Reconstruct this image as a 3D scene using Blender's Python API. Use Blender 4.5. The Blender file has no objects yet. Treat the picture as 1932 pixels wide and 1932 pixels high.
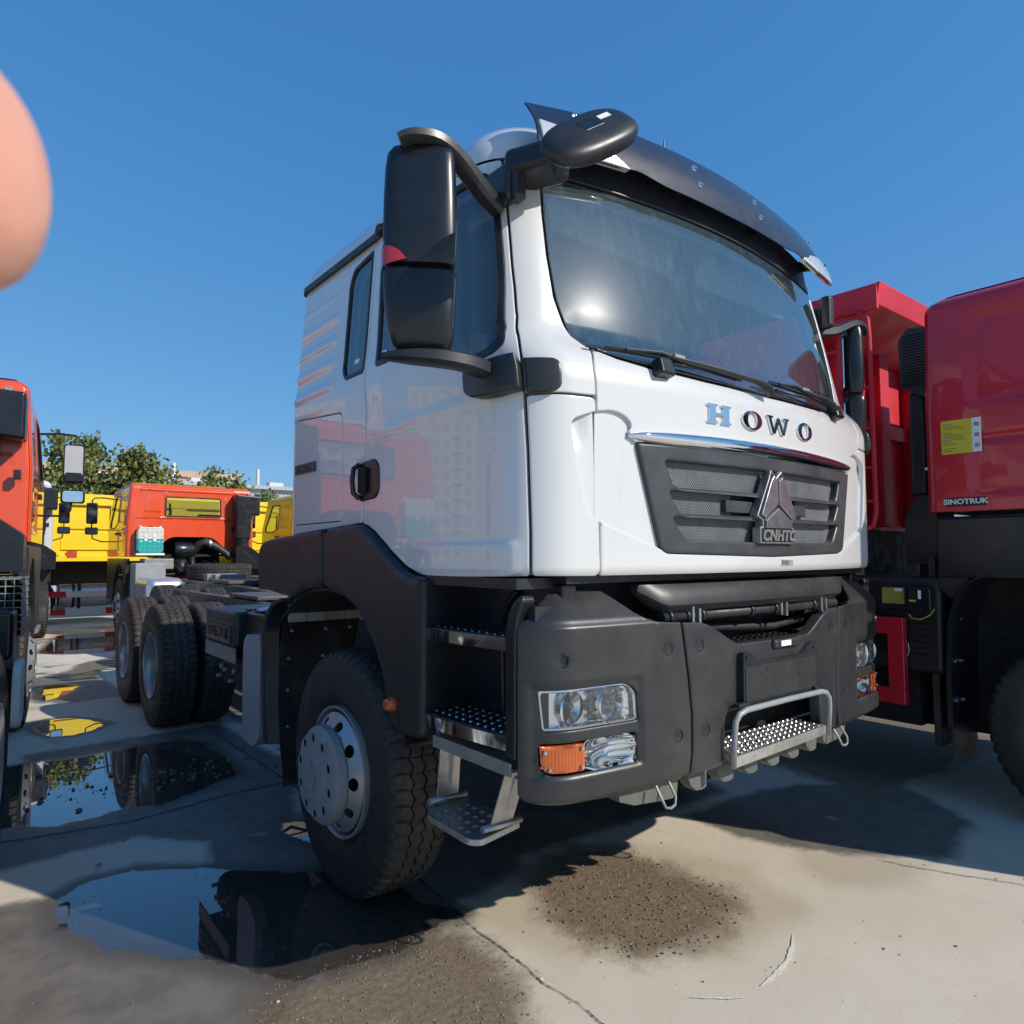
import bpy, bmesh, math, random
import numpy as np
from mathutils import Vector, Matrix
from mathutils.geometry import delaunay_2d_cdt
random.seed(7); RNG = np.random.RandomState(5)
PI = math.pi
scene = bpy.context.scene
COL = scene.collection
# ---------------------------------------------------------------- camera, world, sun
cd = bpy.data.cameras.new('camera'); cam = bpy.data.objects.new('camera', cd); COL.objects.link(cam)
RM = ((0.78248, -0.62268, -0.00178), (0.03664, 0.0489, -0.99813), (0.6216, 0.78095, 0.06108))
r0, r1, r2 = [Vector(r).normalized() for r in RM]
m = Matrix.Identity(4)
for i in range(3):
    m[i][0] = r0[i]; m[i][1] = -r1[i]; m[i][2] = -r2[i]
CAM = Vector((-2.6213, -3.1044, 1.5705))
m.translation = CAM
cam.matrix_world = m
cd.sensor_width = 36; cd.lens = 36 * 1298 / 1932
cd.clip_start = .01; cd.clip_end = 3000
cd.dof.use_dof = True; cd.dof.focus_distance = 4.2; cd.dof.aperture_fstop = 36
scene.camera = cam
scene.render.resolution_x = scene.render.resolution_y = 1024
scene.render.engine = 'CYCLES'
scene.cycles.max_bounces = 8; scene.cycles.transparent_max_bounces = 12
scene.view_settings.view_transform = 'Standard'; scene.view_settings.look = 'None'
scene.view_settings.exposure = 0.0; scene.view_settings.gamma = 1
SUN = Vector((.372, -.743, .556)).normalized()
SUN_EL = math.asin(SUN.z); SUN_ROT = math.atan2(SUN.x, SUN.y)
w = bpy.data.worlds.new('World'); scene.world = w; w.use_nodes = True
nt = w.node_tree; bg = nt.nodes['Background']
sky = nt.nodes.new('ShaderNodeTexSky'); sky.sky_type = 'NISHITA'; sky.sun_disc = False
sky.sun_elevation = SUN_EL; sky.sun_rotation = SUN_ROT
sky.altitude = 0; sky.air_density = 1.0; sky.dust_density = .35; sky.ozone_density = 3.2
SKY_K = .105
sep = nt.nodes.new('ShaderNodeSeparateColor'); com = nt.nodes.new('ShaderNodeCombineColor'); nt.links.new(sky.outputs[0], sep.inputs[0])
for i, (gm, k) in enumerate(((.85, .49), (.55, .63), (.37, .86))):   # the camera's deep blue rendering of a clear sky
    p = nt.nodes.new('ShaderNodeMath'); p.operation = 'POWER'; nt.links.new(sep.outputs[i], p.inputs[0]); p.inputs[1].default_value = gm
    q = nt.nodes.new('ShaderNodeMath'); q.operation = 'MULTIPLY'; nt.links.new(p.outputs[0], q.inputs[0]); q.inputs[1].default_value = k * SKY_K ** (gm - 1)
    nt.links.new(q.outputs[0], com.inputs[i])
nt.links.new(com.outputs[0], bg.inputs[0]); bg.inputs[1].default_value = SKY_K
sl = bpy.data.lights.new('sun', 'SUN'); sl.energy = 4.5; sl.angle = math.radians(.53); sl.color = (1, .935, .83)
so = bpy.data.objects.new('sun', sl); COL.objects.link(so)
so.rotation_euler = SUN.to_track_quat('Z', 'Y').to_euler(); so.location = SUN * 50

# ---------------------------------------------------------------- materials
MATS = {}
class NT:
    def __init__(s, name):
        s.m = bpy.data.materials.new(name); s.m.use_nodes = True; s.t = s.m.node_tree
        s.b = s.t.nodes['Principled BSDF']; s.out = s.t.nodes['Material Output']
    def n(s, typ, **k):
        d = s.t.nodes.new('ShaderNode' + typ)
        for a, v in k.items(): setattr(d, a, v)
        return d
    def l(s, a, b): s.t.links.new(a, b)
    def co(s):
        return s.n('TexCoord').outputs['Object']
    def noise(s, scale, detail=4, rough=.55, vec=None, dist=0):
        d = s.n('TexNoise'); d.inputs['Scale'].default_value = scale; d.inputs['Detail'].default_value = detail
        d.inputs['Roughness'].default_value = rough; d.inputs['Distortion'].default_value = dist
        s.l(vec if vec is not None else s.co(), d.inputs['Vector']); return d.outputs['Fac']
    def ramp(s, f, a, b, v0=0., v1=1.):
        d = s.n('MapRange'); d.interpolation_type = 'SMOOTHSTEP'
        s.l(f, d.inputs[0]); d.inputs[1].default_value = a; d.inputs[2].default_value = b
        d.inputs[3].default_value = v0; d.inputs[4].default_value = v1; return d.outputs[0]
    def mix(s, f, a, b):
        d = s.n('Mix', data_type='RGBA')
        for sock, v in ((0, f), (6, a), (7, b)):
            if hasattr(v, 'links'): s.l(v, d.inputs[sock])
            elif sock == 0: d.inputs[0].default_value = v
            else: d.inputs[sock].default_value = (*v[:3], 1)
        return d.outputs[2]
    def math(s, op, a, b=0.):
        d = s.n('Math', operation=op)
        for i, v in ((0, a), (1, b)):
            if hasattr(v, 'links'): s.l(v, d.inputs[i])
            else: d.inputs[i].default_value = v
        return d.outputs[0]
    def bump(s, h, strength=.2, dist=.01):
        d = s.n('Bump'); d.inputs['Strength'].default_value = strength; d.inputs['Distance'].default_value = dist
        s.l(h, d.inputs['Height']); s.l(d.outputs[0], s.b.inputs['Normal']); return d
    def set(s, **k):
        for a, v in k.items():
            i = s.b.inputs[a.replace('_', ' ')]
            if hasattr(v, 'links'): s.l(v, i)
            else: i.default_value = (*v, 1) if isinstance(v, tuple) and len(v) == 3 else v
        return s
def mat(name, col, rough=.5, metal=0., var=.12, vs=6., coat=0., bump=0., bs=60., dirt=0., dirtcol=(.22, .19, .15), spec=.5, aniso=None, coatrough=.03):
    if name in MATS: return MATS[name]
    k = NT(name)
    n = k.noise(vs, 5, .6)
    lo = tuple(max(0, c * (1 - var)) for c in col); hi = tuple(min(1, c * (1 + var)) for c in col)
    c = k.mix(k.ramp(n, .3, .7), lo, hi)
    rr = k.ramp(k.noise(vs * 1.7, 6, .65), .3, .7, max(.0, rough * .85), min(1, rough * 1.18))
    if dirt:
        d = k.math('MULTIPLY', k.ramp(k.noise(3.1, 8, .7), .42, .75), dirt)
        d2 = k.math('MAXIMUM', d, k.math('MULTIPLY', k.ramp(k.noise(90, 3, .6), .66, .74), dirt * 1.2))
        c = k.mix(d2, c, dirtcol); rr = k.math('MAXIMUM', rr, k.math('MULTIPLY', d2, .8))
    k.set(Base_Color=c, Roughness=rr, Metallic=metal, Coat_Weight=coat, Coat_Roughness=coatrough)
    k.b.inputs['Specular IOR Level'].default_value = spec
    if bump: k.bump(k.noise(bs, 4, .6), bump, .004)
    MATS[name] = k.m; return k.m
def glass(name, tint=(.55, .7, .72), refl=.06, dirt=.04, dens=.0, dirtcol=(.6, .62, .6), body=None):
    # thin automotive glass: fresnel mirror over a tinted see-through pane, with a film of dust that can be tinted to imitate sheen
    k = NT(name); k.t.nodes.remove(k.b)
    fr = k.n('Fresnel'); fr.inputs[0].default_value = 1.52
    f = k.math('MINIMUM', k.math('ADD', k.math('MULTIPLY', fr.outputs[0], 1.55), refl), 1.)
    gl = k.n('BsdfGlossy'); gl.inputs['Roughness'].default_value = .022
    g2 = k.n('BsdfGlossy'); g2.inputs['Roughness'].default_value = .075; gm = k.n('MixShader'); gm.inputs[0].default_value = .05
    k.l(gl.outputs[0], gm.inputs[1]); k.l(g2.outputs[0], gm.inputs[2]); g3 = k.n('BsdfGlossy'); g3.inputs['Roughness'].default_value = .20; gn = k.n('MixShader'); gn.inputs[0].default_value = .035
    k.l(gm.outputs[0], gn.inputs[1]); k.l(g3.outputs[0], gn.inputs[2]); gl = gn
    tr = k.n('BsdfTransparent'); tr.inputs[0].default_value = (*tint, 1)
    df = k.n('BsdfDiffuse'); df.inputs[0].default_value = (*dirtcol, 1)
    mp = k.n('Mapping'); mp.inputs['Scale'].default_value = (9, 9, 1.1); k.l(k.co(), mp.inputs[0])
    streak = k.ramp(k.noise(3.2, 7, .7, mp.outputs[0]), .45, .85, 0, dirt * 1.6)
    spots = k.ramp(k.noise(70, 3, .6), .62, .8, 0, dirt * 2.)
    d = k.math('ADD', k.math('ADD', streak, spots), dirt)
    m1 = k.n('MixShader'); k.l(d, m1.inputs[0]); k.l(tr.outputs[0], m1.inputs[1]); k.l(df.outputs[0], m1.inputs[2])
    if body:
        bd = k.n('BsdfDiffuse'); bd.inputs[0].default_value = (*body, 1)
        m3 = k.n('MixShader'); m3.inputs[0].default_value = dens; k.l(m1.outputs[0], m3.inputs[1]); k.l(bd.outputs[0], m3.inputs[2]); m1 = m3
    m2 = k.n('MixShader'); k.l(f, m2.inputs[0]); k.l(m1.outputs[0], m2.inputs[1]); k.l(gl.outputs[0], m2.inputs[2])
    k.l(m2.outputs[0], k.out.inputs[0]); MATS[name] = k.m; return k.m
M = dict(
    white=mat('white_paint', (.62, .62, .612), .28, var=.02, vs=2, coat=1, coatrough=.02),
    orange=mat('orange_paint', (.72, .072, .014), .35, var=.05, vs=2, coat=1, coatrough=.04),
    red=mat('red_paint', (.50, .010, .026), .35, var=.08, vs=2, coat=.55, coatrough=.05),
    yellow=mat('yellow_paint', (.84, .60, .006), .45, var=.04, vs=1.5, coat=.5, coatrough=.1),
    plastic=mat('grained_dark_plastic', (.024, .025, .027), .37, var=.2, vs=4, bump=.08, bs=400, dirt=.20, dirtcol=(.12, .11, .095)),
    plastic2=mat('smooth_dark_plastic', (.009, .011, .016), .30, var=.12, vs=5, dirt=.05, dirtcol=(.1, .1, .1)),
    plastic3=mat('fender_plastic', (.013, .014, .017), .42, var=.15, vs=5, dirt=.06, dirtcol=(.1, .1, .1), bump=.03, bs=300),
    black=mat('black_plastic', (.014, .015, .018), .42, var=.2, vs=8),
    grille=mat('grille_plastic', (.045, .047, .052), .36, var=.2, vs=7, dirt=.25, dirtcol=(.13, .13, .13)),
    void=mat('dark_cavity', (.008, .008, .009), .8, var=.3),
    rubber=mat('tyre_rubber', (.021, .020, .020), .62, var=.25, vs=9, bump=.15, bs=90, dirt=.18, dirtcol=(.11, .085, .06)),
    tread=mat('dusty_tread_rubber', (.030, .027, .025), .72, var=.3, vs=14, bump=.25, bs=120, dirt=.5, dirtcol=(.12, .085, .055)),
    rim=mat('silver_rim_paint', (.42, .43, .44), .32, .55, var=.08, vs=5, dirt=.06),
    hub=mat('grey_hub_cover', (.27, .285, .295), .38, var=.08, vs=5),
    chrome=mat('chrome', (.82, .83, .84), .05, 1., var=.03, vs=12),
    steel=mat('galvanised_steel', (.42, .42, .41), .38, .8, var=.15, vs=18, bump=.03, bs=200),
    steel_dull=mat('dull_primer_steel', (.25, .26, .24), .5, .35, var=.15, vs=9, dirt=.1),
    frame=mat('chassis_paint', (.085, .075, .072), .45, var=.2, vs=6, dirt=.25, dirtcol=(.16, .14, .12)),
    dark=mat('dark_metal', (.014, .014, .015), .5, .2, var=.25, vs=9, dirt=.08, dirtcol=(.1, .09, .08)),
    amber=mat('amber_lens', (.46, .085, .008), .12, var=.12, vs=20, coat=1),
    redlens=mat('red_lens', (.42, .02, .02), .2, var=.2, vs=25, coat=1),
    interior=mat('cab_trim', (.24, .24, .245), .7, var=.1),
    interior_light=mat('cab_headliner', (.38, .37, .35), .8, var=.08),
    seat=mat('seat_fabric', (.06, .065, .075), .85, var=.3, vs=20),
    insul=mat('quilted_insulation', (.30, .27, .23), .7, var=.25, vs=8, bump=.4, bs=20),
    flap=mat('mud_flap_rubber', (.015, .015, .016), .5, var=.3, vs=12, dirt=.35, dirtcol=(.2, .2, .2), bump=.2, bs=150),
    label=mat('paper_label', (.75, .75, .72), .6, var=.1, vs=60),
    ltext=mat('label_print', (.12, .12, .12), .7),
    ylabel=mat('yellow_label', (.62, .52, .03), .5, var=.05),
    brass=mat('brass_plate', (.42, .38, .09), .4, .3, var=.12, vs=8),
    hose=mat('black_rubber_hose', (.018, .018, .02), .5, var=.3, vs=10, dirt=.2, dirtcol=(.1, .1, .09)),
    bluewrap=mat('plastic_sheet', (.55, .62, .72), .35, var=.1, vs=5, bump=.5, bs=25),
    tank=mat('aluminium_tank', (.62, .63, .65), .3, .75, var=.08, vs=5),
    redm=mat('red_tipper_paint', (.56, .012, .030), .55, var=.10, vs=3, dirt=.06),
    badge=mat('dark_red_badge', (.06, .008, .012), .25, var=.1, coat=.6),
    lampsilver=mat('lamp_reflector', (.86, .87, .88), .20, .9, var=.06, vs=30),
    satin=mat('satin_chrome', (.46, .47, .49), .24, .85, var=.1, vs=15, dirt=.15, dirtcol=(.3, .3, .3)),
    tread_steel=mat('worn_tread_steel', (.72, .71, .68), .27, .9, var=.15, vs=20, bump=.03, bs=150),
    beam=mat('grey_primer', (.115, .122, .108), .5, .1, var=.12, vs=9, dirt=.1),
    black_glass=mat('black_glass_band', (.006, .007, .009), .04, var=.1, coat=1),
)
M['wind'] = glass('windshield_glass', (.80, .96, .98), .17, .080, dirtcol=(.38, .56, .62))  # bluish film imitates the milky sky sheen, beyond real dust
M['side'] = glass('side_glass', (.86, .95, .97), .07, .022)
M['clear'] = glass('clear_lamp_lens', (.96, .97, .97), .03, .012)
M['visor'] = mat('tinted_visor_plastic', (.004, .006, .018), .45, var=.1, spec=.25, coat=.8, coatrough=.035)
M['farglass'] = glass('far_glass', (.80, .86, .86), .05, .03)
M['screen'] = mat('perforated_screen', (.20, .21, .22), .4, .3, var=.2)
# ---------------------------------------------------------------- object helpers
def tag(o, label=None, cat=None, group=None, kind=None):
    for k, v in (('label', label), ('category', cat), ('group', group), ('kind', kind)):
        if v: o[k] = v
    return o
def thing(name, label, cat, loc=(0, 0, 0), rz=0., group=None):
    o = bpy.data.objects.new(name, None); COL.objects.link(o); o.location = loc; o.rotation_euler = (0, 0, rz)
    o.empty_display_size = .2
    return tag(o, label, cat, group)
def link(name, me, parent=None, loc=None, rot=None, label=None):
    o = bpy.data.objects.new(name, me); COL.objects.link(o)
    if parent is not None: o.parent = parent
    if loc is not None: o.location = loc
    if rot is not None: o.rotation_euler = rot
    if label: o['label'] = label
    return o
def kids(o): return [c for c in bpy.data.objects if c.parent == o]
def copy_tree(o, parent=None):
    c = o.copy(); COL.objects.link(c)
    if parent is not None: c.parent = parent; c.matrix_parent_inverse = o.matrix_parent_inverse.copy()
    for ch in o.children: copy_tree(ch, c)
    return c
class MB:
    """collects shapes; .build() links them as one mesh object"""
    def __init__(s): s.v = []; s.f = []; s.sm = []; s.mi = []; s.cur = 0
    def add(s, vs, fs, smooth=False):
        b = len(s.v); s.v += [tuple(v) for v in vs]; s.f += [tuple(i + b for i in f) for f in fs]
        s.sm += [smooth] * len(fs); s.mi += [s.cur] * len(fs); return s
    def box(s, c, d, rot=None, taper=None):
        x, y, z = [k / 2 for k in d]; vs = []
        for sz in (-1, 1):
            t = 1 if (taper is None or sz < 0) else taper
            for sx, sy in ((-1, -1), (1, -1), (1, 1), (-1, 1)): vs.append(Vector((sx * x * t, sy * y * t, sz * z)))
        if rot is not None:
            R = rot if isinstance(rot, Matrix) else Matrix.Rotation(rot[2], 3, 'Z') @ Matrix.Rotation(rot[1], 3, 'Y') @ Matrix.Rotation(rot[0], 3, 'X')
            vs = [R @ v for v in vs]
        vs = [v + Vector(c) for v in vs]
        return s.add(vs, [(3, 2, 1, 0), (4, 5, 6, 7), (0, 1, 5, 4), (1, 2, 6, 5), (2, 3, 7, 6), (3, 0, 4, 7)])
    def bb(s, x0, x1, y0, y1, z0, z1): return s.box(((x0 + x1) / 2, (y0 + y1) / 2, (z0 + z1) / 2), (abs(x1 - x0), abs(y1 - y0), abs(z1 - z0)))
    def hexa(s, p): return s.add(p, [(3, 2, 1, 0), (4, 5, 6, 7), (0, 1, 5, 4), (1, 2, 6, 5), (2, 3, 7, 6), (3, 0, 4, 7)])
    def lathe(s, prof, axis='X', c=(0, 0, 0), n=32, a0=0, a1=2 * PI, smooth=True):
        # prof: (h along axis, radius)
        vs = []; full = abs(a1 - a0 - 2 * PI) < 1e-6; k = n if full else n + 1
        for h, r in prof:
            for i in range(k):
                a = a0 + (a1 - a0) * i / n; u, v = r * math.cos(a), r * math.sin(a)
                p = {'X': (h, u, v), 'Y': (u, h, v), 'Z': (u, v, h)}[axis]
                vs.append((p[0] + c[0], p[1] + c[1], p[2] + c[2]))
        fs = []
        for j in range(len(prof) - 1):
            for i in range(n):
                i2 = (i + 1) % k; q = (j * k + i, j * k + i2, (j + 1) * k + i2, (j + 1) * k + i)
                fs.append(q if axis != 'Y' else q[::-1])
        return s.add(vs, fs, smooth)
    def cyl(s, p0, p1, r, n=12, r2=None, cap=True, smooth=True):
        p0, p1 = Vector(p0), Vector(p1); d = (p1 - p0).normalized()
        a = d.orthogonal().normalized(); b = d.cross(a); r2 = r if r2 is None else r2
        vs = [p0 + (a * math.cos(2 * PI * i / n) + b * math.sin(2 * PI * i / n)) * r for i in range(n)]
        vs += [p1 + (a * math.cos(2 * PI * i / n) + b * math.sin(2 * PI * i / n)) * r2 for i in range(n)]
        s.add(vs, [(i, (i + 1) % n, n + (i + 1) % n, n + i) for i in range(n)], smooth)
        if cap: s.add(vs, [tuple(range(n - 1, -1, -1)), tuple(range(n, 2 * n))])
        return s
    def tube(s, pts, r, n=8, cap=True, closed=False):
        P = [Vector(p) for p in pts]; L = len(P); vs = []; up = None
        for i, p in enumerate(P):
            t = (P[(i + 1) % L] - P[i - 1]) if closed else (P[min(i + 1, L - 1)] - P[max(i - 1, 0)])
            t.normalize()
            if up is None: up = t.orthogonal().normalized()
            up = (up - t * up.dot(t)).normalized(); b = t.cross(up)
            rr = r[i] if isinstance(r, (list, tuple)) else r
            vs += [p + (up * math.cos(2 * PI * k / n) + b * math.sin(2 * PI * k / n)) * rr for k in range(n)]
        fs = []
        for i in range(L if closed else L - 1):
            j = (i + 1) % L
            fs += [(i * n + k, i * n + (k + 1) % n, j * n + (k + 1) % n, j * n + k) for k in range(n)]
        s.add(vs, fs, True)
        if cap and not closed: s.add(vs, [tuple(range(n - 1, -1, -1)), tuple(range((L - 1) * n, L * n))])
        return s
    def loft(s, rings, cap=True, smooth=True, closed=True):
        n = len(rings[0]); vs = [v for r in rings for v in r]; fs = []
        for j in range(len(rings) - 1):
            for i in range(n if closed else n - 1):
                fs.append((j * n + i, j * n + (i + 1) % n, (j + 1) * n + (i + 1) % n, (j + 1) * n + i))
        s.add(vs, fs, smooth)
        if cap: s.add(vs, [tuple(range(n - 1, -1, -1)), tuple(range((len(rings) - 1) * n, len(rings) * n))], False)
        return s
    def prism(s, poly, fn, d0=0., d1=.02, smooth=False):
        # poly: 2D outline, fn(u, v, d) -> 3D
        n = len(poly); vs = [fn(u, v, d0) for u, v in poly] + [fn(u, v, d1) for u, v in poly]
        s.add(vs, [(i, (i + 1) % n, n + (i + 1) % n, n + i) for i in range(n)], smooth)
        t = tri2d(poly)
        s.add(vs, [f[::-1] for f in t] + [tuple(k + n for k in f) for f in t]); return s
    def mesh(s, name, mats=None, bevel=0, auto=True):
        me = bpy.data.meshes.new(name); me.from_pydata(s.v, [], s.f)
        me.polygons.foreach_set('use_smooth', s.sm)
        for mm in (mats if isinstance(mats, (list, tuple)) else [mats]):
            if mm: me.materials.append(mm)
        if any(s.mi): me.polygons.foreach_set('material_index', s.mi)
        me.update(); fixn(me); return me
    def build(s, name, mt, parent=None, bevel=0, seg=2, sub=0, loc=None, rot=None, label=None, angle=35):
        o = link(name, s.mesh(name, mt), parent, loc, rot, label)
        if bevel:
            if not sub: o.data.polygons.foreach_set('use_smooth', [True] * len(o.data.polygons))
            b = o.modifiers.new('b', 'BEVEL'); b.width = bevel; b.segments = seg; b.limit_method = 'ANGLE'; b.angle_limit = math.radians(angle); b.harden_normals = True
        if sub:
            q = o.modifiers.new('s', 'SUBSURF'); q.levels = q.render_levels = sub
            o.data.polygons.foreach_set('use_smooth', [True] * len(o.data.polygons))
        return o
def fixn(me):
    bm = bmesh.new(); bm.from_mesh(me); bmesh.ops.remove_doubles(bm, verts=bm.verts, dist=1e-6)
    bmesh.ops.recalc_face_normals(bm, faces=bm.faces)
    for e in bm.edges:
        if len(e.link_faces) == 2 and e.link_faces[0].smooth and e.link_faces[1].smooth:
            if e.calc_face_angle(0) > .7: e.smooth = False
    bm.to_mesh(me); bm.free()
def tri2d(poly):
    pts = [Vector(p) for p in poly]; n = len(pts)
    r = delaunay_2d_cdt(pts, [(i, (i + 1) % n) for i in range(n)], [list(range(n))], 1, 1e-7)
    orig = r[3]; mp = [o[0] if o else 0 for o in orig]
    return [tuple(mp[i] for i in f) for f in r[2]]
# ---------------------------------------------------------------- curved panels cut out of a parametric surface
def rp(pts, r, n=5):
    """round the corners of a polygon; r number or list"""
    out = []; L = len(pts)
    for i, p in enumerate(pts):
        ri = r[i] if isinstance(r, (list, tuple)) else r
        p = Vector(p); a = Vector(pts[i - 1]) - p; b = Vector(pts[(i + 1) % L]) - p
        ri = min(ri, a.length * .48, b.length * .48)
        if ri < 1e-4: out.append(tuple(p)); continue
        A = p + a.normalized() * ri; B = p + b.normalized() * ri
        for k in range(n + 1):
            t = k / n; out.append(tuple(A * (1 - t) ** 2 + p * 2 * t * (1 - t) + B * t * t))
    return out
def resamp(pts, step):
    out = []; L = len(pts)
    for i in range(L):
        a = Vector(pts[i]); b = Vector(pts[(i + 1) % L]); n = max(1, int(math.ceil((b - a).length / step)))
        for k in range(n): out.append(a + (b - a) * (k / n))
    q = [out[0]]
    for p in out[1:]:
        if (p - q[-1]).length > 1e-4: q.append(p)
    if (q[0] - q[-1]).length < 1e-4: q.pop()
    return q
def area(p): return .5 * sum(p[i - 1][0] * p[i][1] - p[i][0] * p[i - 1][1] for i in range(len(p)))
def outn(P):
    """outward 2D normals (for CCW outline)"""
    N = []
    L = len(P)
    for i in range(L):
        a = (P[i] - P[i - 1]).normalized(); b = (P[(i + 1) % L] - P[i]).normalized()
        na = Vector((a.y, -a.x)); nb = Vector((b.y, -b.x)); n = na + nb
        if n.length < 1e-6: n = na.copy()
        n.normalize(); c = max(.5, n.dot(na)); N.append(n / c)
    return N
def inside_np(P, x, y):
    r = np.zeros(len(x), bool); L = len(P)
    for i in range(L):
        x1, y1 = P[i - 1]; x2, y2 = P[i]
        if y1 == y2: continue
        c = ((y1 > y) != (y2 > y)) & (x < (x2 - x1) * (y - y1) / (y2 - y1) + x1); r ^= c
    return r
def segdist(P, x, y):
    d = np.full(len(x), 1e9); L = len(P)
    for i in range(L):
        ax, ay = P[i - 1]; bx, by = P[i]; ex, ey = bx - ax, by - ay; l = ex * ex + ey * ey + 1e-12
        t = np.clip(((x - ax) * ex + (y - ay) * ey) / l, 0, 1); d = np.minimum(d, (x - ax - t * ex) ** 2 + (y - ay - t * ey) ** 2)
    return np.sqrt(d)
def surfN(S, u, v, h=.002):
    a = np.array(S(u + h, v)) - np.array(S(u - h, v)); b = np.array(S(u, v + h)) - np.array(S(u, v - h))
    n = np.cross(a.T, b.T); n /= (np.linalg.norm(n, axis=1, keepdims=True) + 1e-12); return n
def panel(name, outline, S, mt, parent=None, thick=.02, off=0., holes=(), rnd=.005, step=.035, flip=False, ostep=.03, back=False, label=None, u0=0.):
    """outline (2D) cut out of surface S(u,v); edges rolled back with radius rnd and depth thick"""
    loops = []
    O = resamp(outline, ostep)
    if area(O) < 0: O = O[::-1]
    loops.append((O, 1))
    for h in holes:
        H = resamp(h, ostep)
        if area(H) < 0: H = H[::-1]
        loops.append((H, -1))
    pts = []; edges = []; faces = []; rims = []
    for P, sg in loops:
        N = outn(P); inn = [p - n * (rnd * sg) for p, n in zip(P, N)]
        b = len(pts); pts += inn; k = len(inn)
        edges += [(b + i, b + (i + 1) % k) for i in range(k)]
        faces.append([b + i for i in range(k)] if sg > 0 else [b + i for i in range(k)][::-1])
        rims.append((b, k, P, N, sg))
    xs = [p[0] for p in O]; ys = [p[1] for p in O]
    if step:
        gx, gy = np.meshgrid(np.arange(min(xs) + step * .5, max(xs), step), np.arange(min(ys) + step * .5, max(ys), step))
        gx = gx.ravel(); gy = gy.ravel() + (np.arange(len(gx)) % 2) * 1e-4
        ok = inside_np(O, gx, gy) & (segdist(O, gx, gy) > step * .45 + rnd)
        for P, sg in loops[1:]: ok &= ~inside_np(P, gx, gy) & (segdist(P, gx, gy) > step * .45 + rnd)
        pts += [Vector((a, b)) for a, b in zip(gx[ok], gy[ok])]
    r = delaunay_2d_cdt(pts, edges, faces[:1], 1, 1e-7)
    V2 = r[0]; F = [tuple(f) for f in r[2]]; orig = r[3]
    back_map = {}
    for i, o in enumerate(orig):
        for q in o: back_map[q] = i
    U = np.array([v[0] for v in V2]); W = np.array([v[1] for v in V2])
    if len(loops) > 1:   # drop triangles inside holes
        cx = np.array([sum(U[i] for i in f) / len(f) for f in F]); cy = np.array([sum(W[i] for i in f) / len(f) for f in F])
        keep = np.ones(len(F), bool)
        for P, sg in loops[1:]:
            k_ = [p - n * (rnd * -1) * .5 for p, n in zip(P, outn(P))]
            keep &= ~inside_np(k_, cx, cy)
        F = [f for f, k in zip(F, keep) if k]
    N3 = surfN(S, U, W) * (-1 if flip else 1)
    X = np.array(S(U, W)).T + N3 * off
    verts = [tuple(x) for x in X]; norms = [tuple(n) for n in N3]
    for b, k, P, N, sg in rims:
        idx0 = [back_map[b + i] for i in range(k)]
        prof = [(.3 * rnd, .3 * rnd, .7), (0., rnd, .1), (0., thick, 0.)] if rnd > 0 else [(0., thick, 0.)]
        prev = idx0
        pu = np.array([p[0] for p in P]); pv = np.array([p[1] for p in P])
        nu = np.array([n[0] for n in N]); nv = np.array([n[1] for n in N])
        base = np.array(S(pu, pv)).T; b2 = np.array(S(pu + nu * .002 * sg, pv + nv * .002 * sg)).T
        on = b2 - base; on /= (np.linalg.norm(on, axis=1, keepdims=True) + 1e-12)
        sn = surfN(S, pu, pv) * (-1 if flip else 1)
        for ins, dep, wt in prof:
            a = np.array(S(pu - nu * ins * sg, pv - nv * ins * sg)).T + sn * (off - dep)
            nn = sn * wt + on * (1 - wt); nn /= np.linalg.norm(nn, axis=1, keepdims=True)
            cur = list(range(len(verts), len(verts) + k))
            verts += [tuple(x) for x in a]; norms += [tuple(x) for x in nn]
            for i in range(k):
                j = (i + 1) % k; q = (prev[i], cur[i], cur[j], prev[j])
                F.append(q if sg > 0 else q[::-1])
            prev = cur
    me = bpy.data.meshes.new(name); me.from_pydata(verts, [], F)
    me.materials.append(mt); me.update()
    # orient faces to agree with wanted normals
    VN = np.array(norms); fl = []
    for p in me.polygons:
        n = VN[list(p.vertices)].mean(0)
        if n @ np.array(p.normal) < 0: fl.append(p.index)
    if fl:
        bm = bmesh.new(); bm.from_mesh(me); bm.faces.ensure_lookup_table()
        bmesh.ops.reverse_faces(bm, faces=[bm.faces[i] for i in fl]); bm.to_mesh(me); bm.free()
    me.polygons.foreach_set('use_smooth', [True] * len(me.polygons))
    me.normals_split_custom_set_from_vertices([Vector(n) for n in norms])
    return link(name, me, parent, label=label)
def text_mesh(txt, size, depth=.002, offset=0., spacing=1., shear=0.):
    c = bpy.data.curves.new('lettering', 'FONT'); c.body = txt; c.size = size; c.extrude = depth; c.offset = offset
    c.space_character = spacing; c.align_x = 'CENTER'; c.align_y = 'CENTER'; c.shear = shear; c.resolution_u = 3
    o = bpy.data.objects.new('t', c); COL.objects.link(o); dg = bpy.context.evaluated_depsgraph_get()
    me = bpy.data.meshes.new_from_object(o.evaluated_get(dg)); bpy.data.objects.remove(o); bpy.data.curves.remove(c)
    me.materials.clear(); return me
def text(name, txt, size, mt, parent, loc, rot, depth=.002, offset=0., spacing=1., sx=1., shear=0., label=None):
    me = text_mesh(txt, size, depth, offset, spacing, shear); me.materials.append(mt)
    if sx != 1: me.transform(Matrix.Diagonal((sx, 1, 1, 1)))
    return link(name, me, parent, loc, rot, label)
def sm(a, b, x):
    t = np.clip((x - a) / (b - a), 0, 1); return t * t * (3 - 2 * t)
def mir(P): return [(-a, b) for a, b in P][::-1]
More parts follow.
